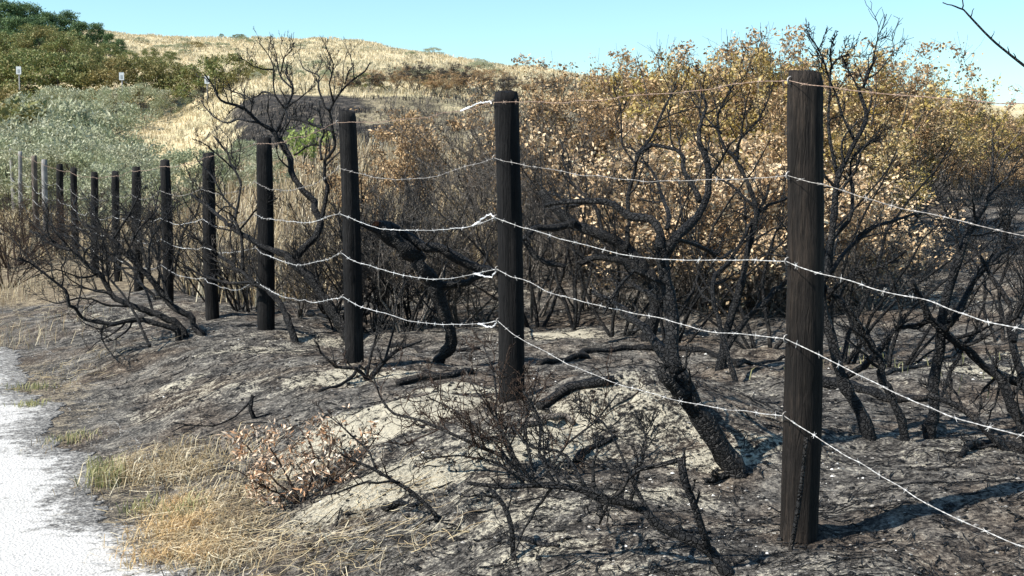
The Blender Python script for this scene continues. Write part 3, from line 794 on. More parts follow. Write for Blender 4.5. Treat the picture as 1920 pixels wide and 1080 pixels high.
burnt('burnt_shrub', 'burnt shrub with low heavy limbs spreading along the ash beside the pole shrub', (1935, 850), [
    ([(1940, 850), (1910, 780), (1870, 700), (1850, 690)], 0, .3, .034, .02, 'stem'),
    ([(1925, 870), (1860, 815), (1800, 760), (1740, 740)], -.1, .1, .02, .012, 'stem'),
    ([(1945, 850), (1930, 740), (1900, 640), (1890, 560), (1840, 480), (1760, 400)], 0, .6, .026, .006, 'stem'),
    ([(1900, 640), (1920, 560), (1960, 480), (1950, 380)], .2, .6, .016, .006, 'branch')],
    21, tw=(6, 4, 3), twl=(.2, .5), lmax=.36)
burnt('burnt_shrub', 'thin burnt shrub of upright rods on the rise beyond the bowed limb', (1880, 640), [
    ([(1880, 640), (1872, 560), (1890, 480), (1880, 400), (1905, 330)], 0, .3, .016, .005, 'stem'),
    ([(1870, 640), (1850, 580), (1845, 520), (1800, 450)], 0, .3, .014, .005, 'stem'),
    ([(1890, 640), (1920, 560), (1925, 500), (1960, 430)], 0, .3, .014, .005, 'stem')],
    22, tw=(8, 5, 3), twl=(.25, .6), lmax=.45)
# the shrub to the right of the view whose top twig reaches in
burnt('burnt_shrub', 'tall burnt shrub whose single thorny twig hangs against the open sky', (2100, 900), [
    ([(2100, 900), (2085, 700), (2060, 450), (2015, 220), (1960, 152), (1920, 122), (1860, 75), (1806, 18)], 0, -.1, .026, .0030, 'stem'),
    ([(1806, 18), (1795, 14), (1768, 5)], -.1, -.12, .0035, .002, 'branch'),
    ([(1804, 17), (1806, 2), (1800, -20)], -.1, -.08, .003, .002, 'branch'),
    ([(1820, 32), (1826, 16)], -.1, -.1, .0025, .0016, 'branch'),
    ([(2060, 450), (2120, 300), (2150, 150)], 0, .3, .016, .006, 'branch')],
    23, tw=(34,), twl=(.015, .04), lmax=.03, up=.1, rmin=.0014, gn=.25)

# low burnt growth between the fence and the path
burnt('burnt_branch', 'long low charred branch with a snapped upright arm in the foreground ash', (1372, 1078), [
    ([(1372, 1082), (1332, 1030), (1242, 992), (1180, 950), (1100, 920), (1040, 905), (960, 912), (880, 905)], 0, .35, .022, .007, 'stem'),
    ([(1330, 1030), (1312, 950), (1292, 895), (1275, 860)], .02, .05, .015, .012, 'branch'),
    ([(1275, 862), (1230, 885), (1180, 900), (1140, 950), (1120, 985)], .05, .1, .010, .004, 'branch'),
    ([(1235, 990), (1180, 890), (1140, 810), (1100, 770)], .1, .4, .009, .003, 'branch'),
    ([(1180, 950), (1200, 870), (1215, 820), (1190, 770)], .2, .4, .007, .003, 'branch'),
    ([(1100, 920), (1060, 860), (1000, 840), (960, 800)], .25, .5, .009, .003, 'branch'),
    ([(1040, 905), (1000, 850), (1010, 790), (980, 730)], .3, .5, .008, .003, 'branch')],
    24, tw=(8, 5, 2), twl=(.15, .4), lmax=.28, mat_twig='char_twig', up=.04)
burnt('burnt_sapling', 'short curved burnt stem standing alone in the foreground ash', (958, 1052), [
    ([(958, 1052), (956, 990), (945, 950), (928, 930), (915, 915)], 0, .1, .013, .008, 'stem'),
    ([(930, 932), (900, 925), (870, 930)], .1, .1, .006, .003, 'branch')], 25, tw=(3, 2), twl=(.15, .3), lmax=.12)
burnt('burnt_branch', 'slanting burnt stem rising out of the pale sand patch', (822, 976), [
    ([(822, 976), (765, 918), (705, 880), (640, 850)], 0, .1, .012, .005, 'stem'),
    ([(750, 905), (690, 900), (630, 930), (580, 940)], .05, -.1, .006, .003, 'branch'),
    ([(705, 880), (690, 840), (640, 800), (600, 770)], .08, .25, .006, .002, 'branch')], 26, tw=(6, 3, 2), twl=(.15, .4), lmax=.16, mat_twig='brown_twig')
burnt('burnt_shrub', 'wiry brown scorched shrub in front of the second post', (985, 905), [
    ([(1010, 915), (960, 860), (890, 830), (800, 790), (735, 770), (712, 740), (700, 705)], 0, .3, .012, .004, 'stem'),
    ([(990, 905), (940, 800), (900, 740), (870, 690)], 0, .2, .010, .003, 'stem'),
    ([(995, 905), (985, 820), (1000, 740), (1010, 690)], 0, .3, .010, .003, 'stem'),
    ([(1000, 905), (1060, 830), (1120, 790), (1160, 740)], 0, .3, .009, .003, 'stem'),
    ([(985, 905), (930, 860), (860, 850), (790, 860)], 0, -.1, .008, .003, 'stem'),
    ([(985, 905), (950, 830), (930, 780), (925, 700), (905, 650)], 0, .3, .010, .003, 'stem'),
    ([(990, 905), (920, 820), (850, 770), (800, 745)], 0, .4, .008, .003, 'stem')],
    27, tw=(9, 5, 3), twl=(.2, .5), lmax=.26, mat_limb='char_twig', mat_twig='brown_twig', up=.08)
burnt('burnt_shrub', 'small burnt shrub with forked stubs at the foot of the slim leaning post', (690, 712), [
    ([(690, 712), (670, 690), (630, 690), (600, 660), (590, 640)], 0, -.1, .016, .005, 'stem'),
    ([(695, 712), (715, 685), (745, 660), (790, 640)], 0, .1, .020, .006, 'stem'),
    ([(690, 710), (700, 650), (712, 610), (705, 570)], 0, .1, .012, .004, 'stem'),
    ([(720, 682), (740, 620), (745, 560), (760, 530)], .05, .2, .010, .004, 'branch')],
    28, tw=(6, 4, 2), twl=(.2, .5), lmax=.28)
burnt('burnt_sapling', 'burnt stump with one long drooping twig on the ash slope', (476, 785), [
    ([(478, 786), (476, 765), (474, 740)], 0, 0, .016, .010, 'stem'),
    ([(470, 752), (440, 785), (400, 800), (350, 797), (325, 792)], 0, -.15, .007, .003, 'branch'),
    ([(478, 784), (520, 775), (545, 775)], 0, .05, .006, .003, 'branch')], 29, tw=(2, 2), twl=(.1, .25), lmax=.1)
burnt('leaning_stick', 'thin charred stick propped upright against the thick front post', (1470, 1082), [
    ([(1468, 1085), (1490, 990), (1504, 900), (1511, 822)], 0, -.03, .011, .007, 'stem')], 30, tw=(1,), twl=(.03, .06), lmax=.05, yb=3.85, cat='stick', gn=.4)
rl = burnt('withered_shrub', 'low shrub of dry curled rust and cream leaves beside the grass verge', (560, 945), [
    ([(560, 945), (530, 880), (500, 830), (520, 800)], 0, .1, .008, .003, 'stem'),
    ([(560, 945), (500, 920), (450, 890), (430, 880)], 0, .0, .008, .003, 'stem'),
    ([(565, 945), (590, 890), (580, 830), (560, 800)], 0, .2, .008, .003, 'stem'),
    ([(570, 945), (620, 900), (630, 850), (615, 800)], 0, .2, .008, .003, 'stem'),
    ([(560, 945), (540, 920), (480, 860), (455, 830)], 0, .1, .008, .003, 'stem'),
    ([(575, 945), (640, 890), (690, 840), (720, 800)], 0, .2, .008, .003, 'stem')],
    31, tw=(6, 5, 2), twl=(.2, .5), lmax=.2, mat_limb='brown_twig', mat_twig='brown_twig', up=-.05, leaf=('leaf_rust', 1700, .024))

# fallen wood lying on the ash
def fallen(px_pts, r0, r1, seed, label, m='char', lift=.6):
    rg = rng_(seed); P = np.array([ong(*p) for p in px_pts])
    P = resample(P, max(8, int(np.linalg.norm(np.diff(P, axis=0), axis=1).sum() / .04)))
    P[:, 2] = H(P[:, 0], P[:, 1]); n = len(P)
    P = gnarl(P, rg, .02)
    R = np.linspace(r0, r1, n) * (1 + .1 * rg.normal(size=n).clip(-1.5, 1.5))
    P[:, 2] = np.maximum(P[:, 2], H(P[:, 0], P[:, 1])) + R * lift
    o = P[0].copy(); a = Acc(); tubes(a, P[None], R[None], 8, cap=True, rng=rg, rough=.08)
    ob = obj('fallen_branch', a.mesh('fallen_branch', origin=o), M[m]); ob.location = o
    tag(ob, label, 'branch', 'fallen burnt branches'); return ob
fallen([(745, 722), (800, 712), (850, 708), (885, 700)], .022, .018, 1, 'smooth charred branch lying along the top of the sand patch')
fallen([(1010, 685), (1100, 665), (1180, 657), (1260, 658), (1330, 665), (1392, 682)], .018, .020, 2, 'long charred branch lying behind the leaning trunk')
fallen([(1530, 715), (1580, 728), (1640, 745), (1740, 752)], .034, .018, 3, 'thick charred branch lying behind the twisted grey stems')
fallen([(560, 590), (620, 600), (690, 590), (720, 580)], .02, .012, 4, 'charred branch lying behind the slim leaning post')
fallen([(730, 652), (790, 658), (850, 662), (900, 655)], .02, .014, 5, 'charred branch lying at the foot of the forked trunk')
fallen([(1080, 870), (1110, 845), (1150, 826)], .016, .010, 6, 'short charred branch lying on the sandy mound face')
fallen([(1010, 770), (1060, 742), (1110, 728), (1150, 716)], .03, .022, 7, 'charred log sunk in the mound beside the second post')
fallen([(1380, 690), (1430, 682), (1470, 672)], .016, .010, 8, 'charred stick lying behind the thick front post')
fallen([(980, 800), (1040, 795), (1075, 800)], .02, .012, 9, 'ash grey branch lying at the foot of the second post', 'grey_twig')
fallen([(1660, 705), (1720, 690), (1770, 672), (1800, 640)], .014, .010, 10, 'charred branch lying across the ash behind the pole shrub')
fallen([(1260, 1000), (1290, 1005), (1330, 1000)], .012, .006, 11, 'short charred stick lying below the snapped arm')
fallen([(720, 955), (770, 945), (790, 950)], .014, .008, 12, 'short charred stub lying on the pale sand')
fallen([(960, 1010), (1010, 1030), (1050, 1025)], .010, .006, 13, 'thin charred stick lying beside the lone curved stem')
fallen([(1800, 860), (1850, 840), (1920, 850)], .012, .02, 14, 'charred branch lying under the low heavy limbs')
fallen([(600, 735), (650, 715), (690, 690)], .010, .008, 15, 'thin charred stick lying on sand below the slim leaning post')

# ------------------------------------------------------------------ prototypes of the background growth
def stems(rg, n, h, spread, m=8, r=.014, kink=.12, basew=.12):
    a = rg.uniform(0, 2 * math.pi, n); l = spread * np.sqrt(rg.uniform(.02, 1, n))
    d = nrm(np.stack([np.cos(a) * l, np.sin(a) * l, np.ones(n)], -1))
    L = h * rg.uniform(.65, 1.0, n) / np.maximum(d[:, 2], .55)
    P = np.zeros((n, m, 3)); P[:, 0] = np.stack([np.cos(a), np.sin(a), np.zeros(n)], -1) * basew * rg.uniform(0, 1, n)[:, None]; P[:, 0, 2] = -.06
    for j in range(1, m):
        d = nrm(d + rg.normal(size=(n, 3)) * kink + np.array([0, 0, .05])); P[:, j] = P[:, j - 1] + d * (L / (m - 1))[:, None]
    R = r * rg.uniform(.7, 1.2, n)[:, None] * (1 - .75 * np.linspace(0, 1, m))[None, :]
    return P, R
PROTO = {}
def proto(key, name, label, cat, group, seed, n, h, spread, kids, leafspec=None, barkm='char', twigm='char_twig', r=.014, kink=.14, tk=.28, up=.1, lr=(.3, .6), rmin=.002, lmax=.6, wide=1.0, tmin=.25):
    rg = rng_(seed)
    root = thing(name, label, cat, group)
    P, R = stems(rg, n, h, spread, r=r, kink=kink)
    for i in range(n):
        a = Acc(); tubes(a, P[i:i + 1], R[i:i + 1], 5); obj('stem', a.mesh('stem'), M[barkm], root)
    a = Acc(); Pc, Rc = P, R; lv = [P]; lvr = [R]
    for l, k in enumerate(kids):
        Pc, Rc = spawn(Pc, Rc, k, rg, lr=lr if l == 0 else (.35, .75), n=[7, 5, 4][l], kink=tk, up=up, tmin=tmin, rmin=rmin, lmax=lmax / (1 + .6 * l))
        lv.append(Pc); lvr.append(Rc)
    top = float(np.percentile(np.concatenate([p[..., 2].ravel() for p in lv]), 98 if leafspec else 99.5))
    for l in range(1, len(lv)):      # stragglers above the crown line burnt away
        ok = lv[l][..., 2].max(1) < top * (1.20 - .05 * l)
        lv[l] = lv[l][ok]; tubes(a, lv[l], lvr[l][ok], 3)
    obj('twigs', a.mesh('twigs'), M[twigm], root, kind='stuff')
    if leafspec:
        lm, cnt, size, width, jit, lup = leafspec
        b = Acc(); Pl = lv[-1]; ii = rg.integers(0, len(Pl), cnt); jj = rg.integers(1, Pl.shape[1], cnt)
        if key[:4] in ('ochr', 'crea', 'sage'):
            sel = rg.integers(0, cnt, cnt // 8)[rg.integers(0, cnt // 8, cnt)]; ii, jj = ii[sel], jj[sel]; jit = jit * 1.5
        cpos = Pl[ii, jj] + rg.normal(size=(cnt, 3)) * jit
        leaves(b, cpos, size, rg, width=width, up=lup)
        obj('leaves', b.mesh('leaves', False), M[lm], root, kind='stuff')
    PROTO[key] = [root, top, 0]
    return root
def place(key, px, py, Yd, seed, wide=1.0, label=None, mats=None, hmax=None, group=None):
    """a copy of a prototype with its top at that pixel and its foot on the ground at that distance"""
    root, top, used = PROTO[key]
    rg = rng_(seed)
    p = at(px, py, Yd); gz = float(H(p[0], p[1]))
    s = max(.25, (p[2] - gz) / top) * 1.0
    sc = (s * wide, s * wide, s)
    rz = rg.uniform(0, 6.28)
    if not used:
        PROTO[key][2] = 1
        root.location = (p[0], p[1], gz); root.rotation_euler = (0, 0, rz); root.scale = sc
        if label: root['label'] = label
        if group: root['group'] = group
        if mats:
            for ch in root.children:
                k = ch.name.split('.')[0]
                if k in mats: ch.material_slots[0].link = 'OBJECT'; ch.material_slots[0].material = mats[k]
        return root
    return dup(root, (p[0], p[1], gz), rz, sc, label, mats, group)

L_BT = 'leafless scorched shrub in the dense tangle behind the wire'
for q in range(4):
    proto('tangle%d' % q, 'scorched_shrub', L_BT, 'burnt shrub', 'scorched leafless shrubs behind the wire', 400 + q, 10, 1.3, .8, (7, 6, 3), None, 'char_twig' if q == 0 else 'grey_twig', 'char_twig' if q == 0 else 'grey_twig', tk=.26, up=.12, rmin=.0024)
proto('verge', 'scorched_shrub', 'dense brown twiggy shrub at the path side before the far posts', 'burnt shrub', 'brown twiggy shrubs by the path', 410, 12, 1.0, .9, (7, 6, 3), None, 'brown_twig', 'brown_twig', tk=.26, up=.1, rmin=.0026)
for q in range(2):
    proto('rods%d' % q, 'burnt_shrub', 'rods', 'burnt shrub', 'tall thin burnt shrubs behind the wire', 412 + q, 5, 1.9, .5, (4, 3, 2), None, 'char', 'char', r=.017, kink=.16, tk=.24, up=.14, rmin=.0026, lmax=.6, tmin=.35)
L_BR = 'scorched shrub with a crown of dry ochre leaves'
for q in range(3):
    proto('ochre%d' % q, 'withered_shrub', L_BR, 'withered shrub', 'withered brown leaved shrubs on the rise', 420 + q, 11, 2.0, .65, (5, 5, 3), ('leaf_ochre', 13000, .032, .55, .02, .2), 'grey_twig', 'grey_twig', r=.018, tk=.2, up=.16, rmin=.0024, lmax=.8)
L_CR = 'low scorched shrub covered in bleached cream leaves behind the forked stems'
for q in range(2):
    proto('cream%d' % q, 'bleached_shrub', L_CR, 'withered shrub', 'bleached cream leaved shrubs', 430 + q, 10, 1.2, .9, (5, 5, 3), ('leaf_cream', 5600, .034, .55, .025, .1), 'grey_twig', 'grey_twig', tk=.25, rmin=.0024)
L_SG = 'silver green thorny shrub in the unburnt thicket up the slope'
proto('bright', 'green_shrub', 'small fresh green shrub on the black burnt slope', 'shrub', None, 450, 7, .9, .5, (4, 3), ('leaf_bright', 900, .06, .6, .03, .4), 'live_bark', 'live_bark', rmin=.003)

# clumpy trees for the far slope
def tree_proto(key, name, label, cat, group, seed, h, rad, lm, nclump, per, size, width=.5, pine=False):
    rg = rng_(seed); root = thing(name, label, cat, group)
    P, R = stems(rg, 1, h * .85, .12, m=9, r=.09 * h / 4, kink=.1, basew=0)
    a = Acc(); tubes(a, P, R, 8); obj('trunk', a.mesh('trunk'), M['live_bark'], root)
    Pb, Rb = spawn(P, R, 14, rg, lr=(.3, .55), ang=(.6, 1.3), n=7, kink=.15, up=.1, tmin=.2, rmin=.012)
    Pt, Rt = spawn(Pb, Rb, 5, rg, lr=(.4, .7), n=5, kink=.25, up=.1, rmin=.008)
    a = Acc(); tubes(a, Pb, Rb, 5); tubes(a, Pt, Rt, 3); obj('limbs', a.mesh('limbs'), M['live_bark'], root, kind='stuff')
    ph = rg.uniform(0, 6.28, nclump); zz = rg.uniform(.12, 1, nclump) ** .8
    if pine: rr = rad * (1.05 - .75 * zz) * np.sqrt(rg.uniform(.2, 1, nclump)) * rg.uniform(.8, 1.25, nclump)
    else: rr = rad * np.sqrt(np.clip(1 - ((zz - .42) / .62) ** 2, .03, 1)) * np.sqrt(rg.uniform(.25, 1, nclump)) * rg.uniform(.85, 1.2, nclump)
    cc = np.stack([np.cos(ph) * rr, np.sin(ph) * rr, zz * h], -1)
    cs = rad * rg.uniform(.12, .27, nclump)
    off = nrm(rg.normal(size=(nclump, per, 3))) * (rg.uniform(.2, 1, (nclump, per)) ** .5)[..., None] * cs[:, None, None] * np.array([1.2, 1.2, .7])
    pts = (cc[:, None, :] + off).reshape(-1, 3)
    b = Acc(); leaves(b, pts, size, rg, width=width, up=.5)
    obj('crown', b.mesh('crown', False), M[lm], root)
    PROTO[key] = [root, float(pts[:, 2].max()), 0]
for q in range(4): tree_proto('sage%d' % q, 'silver_shrub', L_SG, 'shrub', 'silver green shrubs beyond the fence', 440 + q, 1.4, 1.0, 'leaf_sage', 38, 170, .058, .38)
L_OK = 'bushy olive and rust tinged tree at the foot of the wooded dune'
L_PN = 'dark green pine on the wooded dune behind the olive trees'
for q in range(3): tree_proto('oak%d' % q, 'scrub_tree', L_OK, 'tree', 'olive scrub trees on the dune', 460 + q, 3.2, 1.9, 'leaf_olive', 62, 115, .12, .6)
for q in range(2): tree_proto('pine%d' % q, 'pine_tree', L_PN, 'tree', 'dark pines on the dune', 470 + q, 4.2, 1.7, 'needle', 110, 80, .17, .3, True)
for q in range(2): tree_proto('bush%d' % q, 'dune_bush', 'round bush on the grassy dune', 'bush', None, 480 + q, 1.4, 1.1, 'leaf_green', 60, 60, .09, .5)

R_ = rng_(900)
def zone(px):
    for lim, z in ((330, ' among the far slim posts'), (600, ' behind the tall forked burnt shrub'), (900, ' between the leaning and second posts'), (1200, ' just beyond the second post'),
                   (1470, ' behind the leaning trunk'), (1660, ' behind the thick front post')):
        if px < lim: return z
    return ' behind the snapped pole shrub'
# burnt tangle (top pixel, distance)
k = 0
for (px, py, Yd) in [(690, 265, 10.5), (730, 300, 11.4), (860, 370, 10.2), (990, 250, 10), (780, 380, 9.2), (1220, 450, 8), (1500, 480, 7.2), (760, 300, 9.6), (740, 260, 12.5), (820, 390, 11), (900, 420, 9.4), (970, 210, 12), (1000, 170, 13.5), (1060, 165, 13), 
                     (1100, 230, 10.5), (1120, 175, 12.5), (620, 380, 11.5), (560, 420, 11), (1160, 330, 9.2), (1270, 440, 8.2), (640, 400, 9.4), (1440, 470, 7.4), (1720, 420, 8.2),
                     (1640, 470, 7.0), (470, 400, 12), (420, 400, 13), (350, 380, 14), (250, 370, 15.5), (190, 380, 17), (1580, 450, 7.6), (930, 160, 15), (1330, 470, 7.7),
                     (700, 380, 8.9), (120, 400, 19), (1920, 430, 7.4)]:
    if px > 560 and Yd < 9.6: Yd = 9.4 + (Yd - 6.8) * .3; py = min(py, 430)
    place('tangle%d' % (k % 4), px, py, Yd, 1000 + k, wide=R_.uniform(.9, 1.4), label=('black ' if k % 4 == 0 else 'grey ') + 'leafless scorched shrub' + zone(px)); k += 1
for (px, py, Yd) in [(15, 350, 18.5), (55, 345, 20), (5, 400, 16.5)]:
    place('verge', px, py, Yd, 1000 + k, wide=R_.uniform(1.0, 1.3)); k += 1
for (px, py, Yd) in [(1170, 165, 9), (1260, 175, 8.5), (1430, 150, 8.2), (1590, 160, 7.6), (1700, 290, 7.4), (1080, 200, 9.4), (1000, 225, 9.6), (760, 300, 9.6), (440, 270, 12.2), (400, 300, 12.8)]:
    place('rods%d' % (k % 2), px, py, Yd, 1000 + k, wide=R_.uniform(.9, 1.3), label='tall thin burnt shrub of black rods' + zone(px)); k += 1
# withered crowns on the rise at the right
for (px, py, Yd, mt) in [(1075, 150, 14, 'leaf_brown'), (1120, 112, 13.4, 'leaf_brown'), (1180, 120, 14, None), (1230, 112, 13, 'leaf_brown'), (1290, 84, 13.6, None), (1345, 92, 12.6, None), (1400, 82, 13.4, 'leaf_brown'), (1470, 72, 13, None),
                         (1530, 96, 12.4, None), (1590, 92, 13.2, None), (1640, 118, 12.2, None), (1690, 140, 13.2, None), (1740, 152, 12, None), (1790, 172, 13.4, None), (1835, 168, 12.4, None), (1880, 188, 13.6, 'leaf_brown'), (1930, 190, 12.6, None), (1990, 180, 13, None),
                         (1160, 200, 11.6, 'leaf_brown'), (1420, 180, 11.6, None), (1600, 200, 11.2, None), (1720, 215, 11.2, None), (1820, 230, 11.4, None), (1330, 190, 12, None), (1900, 260, 11.6, 'leaf_brown'), (1510, 190, 11.4, None), (1260, 110, 14.4, None), (1320, 96, 14.6, 'leaf_brown'), (1435, 88, 14.4, None), (1500, 90, 14.2, None), (1560, 104, 14, None), (1620, 112, 14.4, None), (1670, 138, 14.2, None), (1765, 165, 14.2, None)]:
    if px > 1690: Yd += 4.6
    lab = 'scorched shrub with dull brown curled leaves' if mt else None
    place('ochre%d' % (k % 3), px, py + (10 if px < 1600 else 24) + (16 if px < 1200 else 0), Yd, 1000 + k, wide=R_.uniform(.95, 1.3), label=(lab or L_BR) + zone(px), mats={'leaves': M[mt]} if mt else None); k += 1
for (px, py, Yd) in [(1255, 240, 10.6), (1300, 300, 9.9), (1370, 280, 10.2), (1430, 340, 9.7), (1420, 265, 10.8), (1570, 330, 10.2), (1640, 350, 9.9), (1500, 330, 10.1)]:
    place('cream%d' % (k % 2), px, py, Yd, 1000 + k, wide=R_.uniform(1.0, 1.4), label='low shrub of bleached cream leaves' + zone(px)); k += 1
place('ochre0', 830, 212, 16, 1300, 1.5, 'rounded shrub with olive and rust leaves below the black burnt slope', group='withered shrub below the burnt slope')
place('ochre1', 700, 225, 14.5, 1301, 1.1, 'twiggy shrub with sparse rust leaves beside the slim leaning post', {'leaves': M['leaf_brown']}, group='twiggy shrub behind the leaning post')
place('bright', 575, 236, 23, 1302, .9)
# silver thicket at the left
for (px, py, Yd) in [(60, 165, 40), (30, 190, 36), (110, 155, 46), (160, 160, 44), (215, 158, 47), (270, 158, 50), (320, 160, 51), (370, 160, 51), (420, 162, 52), (90, 190, 35), (150, 200, 36), (200, 190, 39), 
                     (20, 240, 31), (70, 215, 30), (130, 240, 31), (190, 235, 33), (60, 265, 28.5), (120, 270, 28), (180, 262, 28.5), (230, 275, 27), (-10, 215, 34), (-20, 180, 40), (560, 158, 50), (610, 160, 49), (660, 158, 50), (480, 165, 49),
                     (360, 275, 23), (410, 270, 24), (455, 272, 23.5), (300, 290, 23), (240, 300, 22), (180, 300, 24), (40, 300, 32), (-30, 270, 32), (520, 168, 48), (460, 262, 25), (500, 275, 22)]:
    py += R_.uniform(-4, 8)
    place('sage%d' % (k % 4), px, py, Yd, 1000 + k, wide=R_.uniform(.85, 1.15), label='silver green thorny shrub ' + ('above the black burnt slope' if px > 440 and Yd > 30 else 'below the wooded dune' if Yd > 42 else 'behind the pale unburnt posts' if px < 150 else 'beside the golden grass below the burnt slope' if Yd < 26.2 else 'in the middle of the unburnt thicket')); k += 1
for (px, py, Yd) in [(5, 185, 36), (-10, 160, 42)]:
    place('bush%d' % (k % 2), px, py, Yd, 1000 + k, 1.1, 'rounded olive green bush at the edge of the silver thicket', {'crown': M['leaf_olive']}, group='olive bushes in the silver thicket', ); k += 1
# far scorched row below the dune
for (px, py, Yd) in [(690, 132, 43.6), (735, 124, 43.8), (780, 120, 44.2), (820, 134, 43.4), (865, 118, 44.2), (905, 126, 43.6), (955, 138, 43), (1000, 142, 43), (1050, 145, 42), (650, 142, 44)]:
    place('ochre%d' % (k % 3), px, py, Yd, 1000 + k, 2.3, 'scorched shrub in the far row below the grassy dune', {'leaves': M['stubble' if k % 2 else 'leaf_brown']}, group='far scorched shrubs below the dune'); k += 1
for _ in range(9):
    px = R_.uniform(430, 920); Yd = R_.uniform(30, 41); p = at(px, 200, Yd); gz = float(H(p[0], p[1]))
    place('tangle%d' % (k % 4), px, 320 - (gz + R_.uniform(.4, .8) - CAMZ) / Yd * 2400, Yd, 1000 + k, 1.3, 'small burnt shrub standing on the black slope', group='burnt shrubs on the black slope'); k += 1
# wooded dune at the left
for (px, py, Yd) in [(20, 60, 62), (70, 45, 64), (120, 55, 62), (160, 75, 60), (200, 80, 61), (240, 95, 60), (280, 92, 62), (320, 110, 60), (60, 90, 57), (110, 100, 57), (0, 100, 57), (170, 105, 57), (40, 92, 53), (95, 96, 52), (150, 92, 53), (205, 104, 52), (260, 108, 53), (310, 112, 54), (350, 122, 54), (-15, 95, 53), (-30, 60, 62), (220, 112, 57), (290, 118, 58), (-40, 95, 58)]:
    place('oak%d' % (k % 3), px, py, Yd, 1000 + k, R_.uniform(.95, 1.25), label='bushy olive and rust tinged tree ' + ('next to the grassy dune' if px > 230 else 'in front of the dark pines' if Yd < 56 else 'rising against the dark pines')); k += 1
for (px, py, Yd) in [(-20, -15, 74), (20, 2, 73), (55, 5, 74), (90, 22, 72), (125, 20, 73), (150, 40, 71), (180, 42, 72), (205, 62, 70), (225, 82, 68), (30, 30, 68), (100, 48, 68), (-40, 10, 70), (70, 30, 69), (140, 62, 67)]:
    place('pine%d' % (k % 2), px, py, Yd, 1000 + k, R_.uniform(1.0, 1.3)); k += 1
place('bush0', 362, 78, 75, 1400, 2.0, 'rounded green bush on the grassy dune slope')
place('bush1', 450, 64, 104, 1401, 2.2, 'flat topped bush on the skyline of the grassy dune')
place('bush1', 415, 73, 106, 1404, .8, 'tiny bush on the skyline of the grassy dune')
place('bush0', 425, 100, 51, 1402, 1.2, 'rust and green bush at the foot of the grassy dune', {'crown': M['leaf_olive']})
place('bush1', 485, 122, 50, 1405, 1.2, 'low green bush below the rust tinged bush')
place('bush1', 380, 120, 51, 1403, 1.2, 'low green bush beside the white sign below the dune')
place('bush0', 690, 138, 46, 1406, 1.8, 'grey green bush behind the far scorched row')
place('bush1', 830, 134, 46, 1407, 2.0, 'spreading green bush behind the far scorched row')

for _ in range(64):
    px = R_.uniform(240, 1040); Yd = R_.uniform(48, 104) if px > 480 else R_.uniform(62, 104)
    p = at(px, 200, Yd); gz = float(H(p[0], p[1])); q = 320 - (gz + R_.uniform(.35, .75) - CAMZ) / Yd * 2400
    place('sage%d' % (k % 4), px, q, Yd, 1000 + k, 1.7, 'low grey green shrub dotted on the grassy dune', group='low shrubs dotted on the dune').location.z -= .14; k += 1

# ------------------------------------------------------------------ small white signs
def sign(px, py, Yd, label):
    p = at(px, py, Yd); g = float(H(p[0], p[1]))
    r = thing('warning_sign', label, 'sign', 'white signs in the silver thicket', loc=(p[0], p[1], g))
    hgt = p[2] - g + .14
    a = Acc(); tubes(a, np.array([[[0, .03, -.1], [0, .03, hgt]]]), np.array([[.025, .025]]), 8, cap=True); obj('post', a.mesh('post'), M['post_grey'], r)
    def box(x0, x1, y0, y1, z0, z1):
        v = [(x, y, z) for x in (x0, x1) for y in (y0, y1) for z in (z0, z1)]
        return Acc().add(v, [(0, 1, 3, 2), (4, 6, 7, 5), (0, 4, 5, 1), (2, 3, 7, 6), (0, 2, 6, 4), (1, 5, 7, 3)])
    zc = p[2] - g
    b = obj('board', box(-.09, .09, -.012, .003, zc - .14, zc + .14).mesh('board', False), M['sign'], r)
    obj('print', box(-.04, .04, -.016, -.0125, zc - .09, zc + .04).mesh('print', False), M['sign_ink'], b)
sign(35, 132, 47, 'small white sign at the edge of the olive trees near the rounded bush')
sign(228, 143, 48, 'small white sign on a post before the wooded dune')
sign(388, 150, 49, 'small white sign behind the forked burnt crown')

# ------------------------------------------------------------------ grass
def stuff(name, acc, m, label, cat, smooth=False):
    o = obj(name, acc.mesh(name, smooth), m, kind='stuff'); o['label'] = label; o['category'] = cat; return o
def onsurf(x, y): return np.stack([x, y, H(x, y) - .005], -1)
rg = rng_(77)
def tuft_pts(px, py, rx, ry, n, rg):
    c = ong(px, py); x = c[0] + rg.normal(size=n) * rx; y = c[1] + rg.normal(size=n) * ry
    return onsurf(x, y)
a = Acc()
for (px, py, rx, ry, n, h, ln) in [(330, 1000, .09, .085, 480, .10, 1.8), (365, 1045, .09, .06, 230, .085, 1.9), (290, 1050, .08, .06, 170, .085, 1.9), (330, 955, .06, .05, 200, .08, 1.7)]:
    blades(a, tuft_pts(px, py, rx, ry, n, rg), h, rg, ln, rg.uniform(.0012, .003, n))
stuff('orange_grass', a, M['straw_orange'], 'mound of flattened orange dry grass at the path edge', 'grass')
a = Acc()
for (px, py, rx, ry, n, h, ln) in [(225, 900, .08, .09, 150, .13, 1.1), (290, 890, .13, .13, 230, .11, 1.6), (390, 940, .16, .13, 260, .09, 1.9), (410, 1000, .13, .11, 220, .09, 1.9), (420, 1060, .12, .08, 180, .09, 1.9), (520, 1050, .2, .09, 60, .09, 1.8),
                                   (330, 870, .13, .12, 200, .1, 1.6), (130, 830, .1, .12, 70, .06, 1.2), (20, 640, .35, .5, 220, .16, 1.0), (130, 690, .15, .2, 70, .06, 1.4), (10, 560, .35, .8, 350, .25, .9), (380, 880, .16, .12, 160, .09, 1.8)]:
    blades(a, tuft_pts(px, py, rx, ry, n, rg), h, rg, ln, .0022)
n = 9000; y = rg.uniform(13, 25, n); px = rg.uniform(330, 1060, n); x = (px - 960) / 2400 * y
kp = (ucoord(x, y) > .4); x, y = x[kp], y[kp]
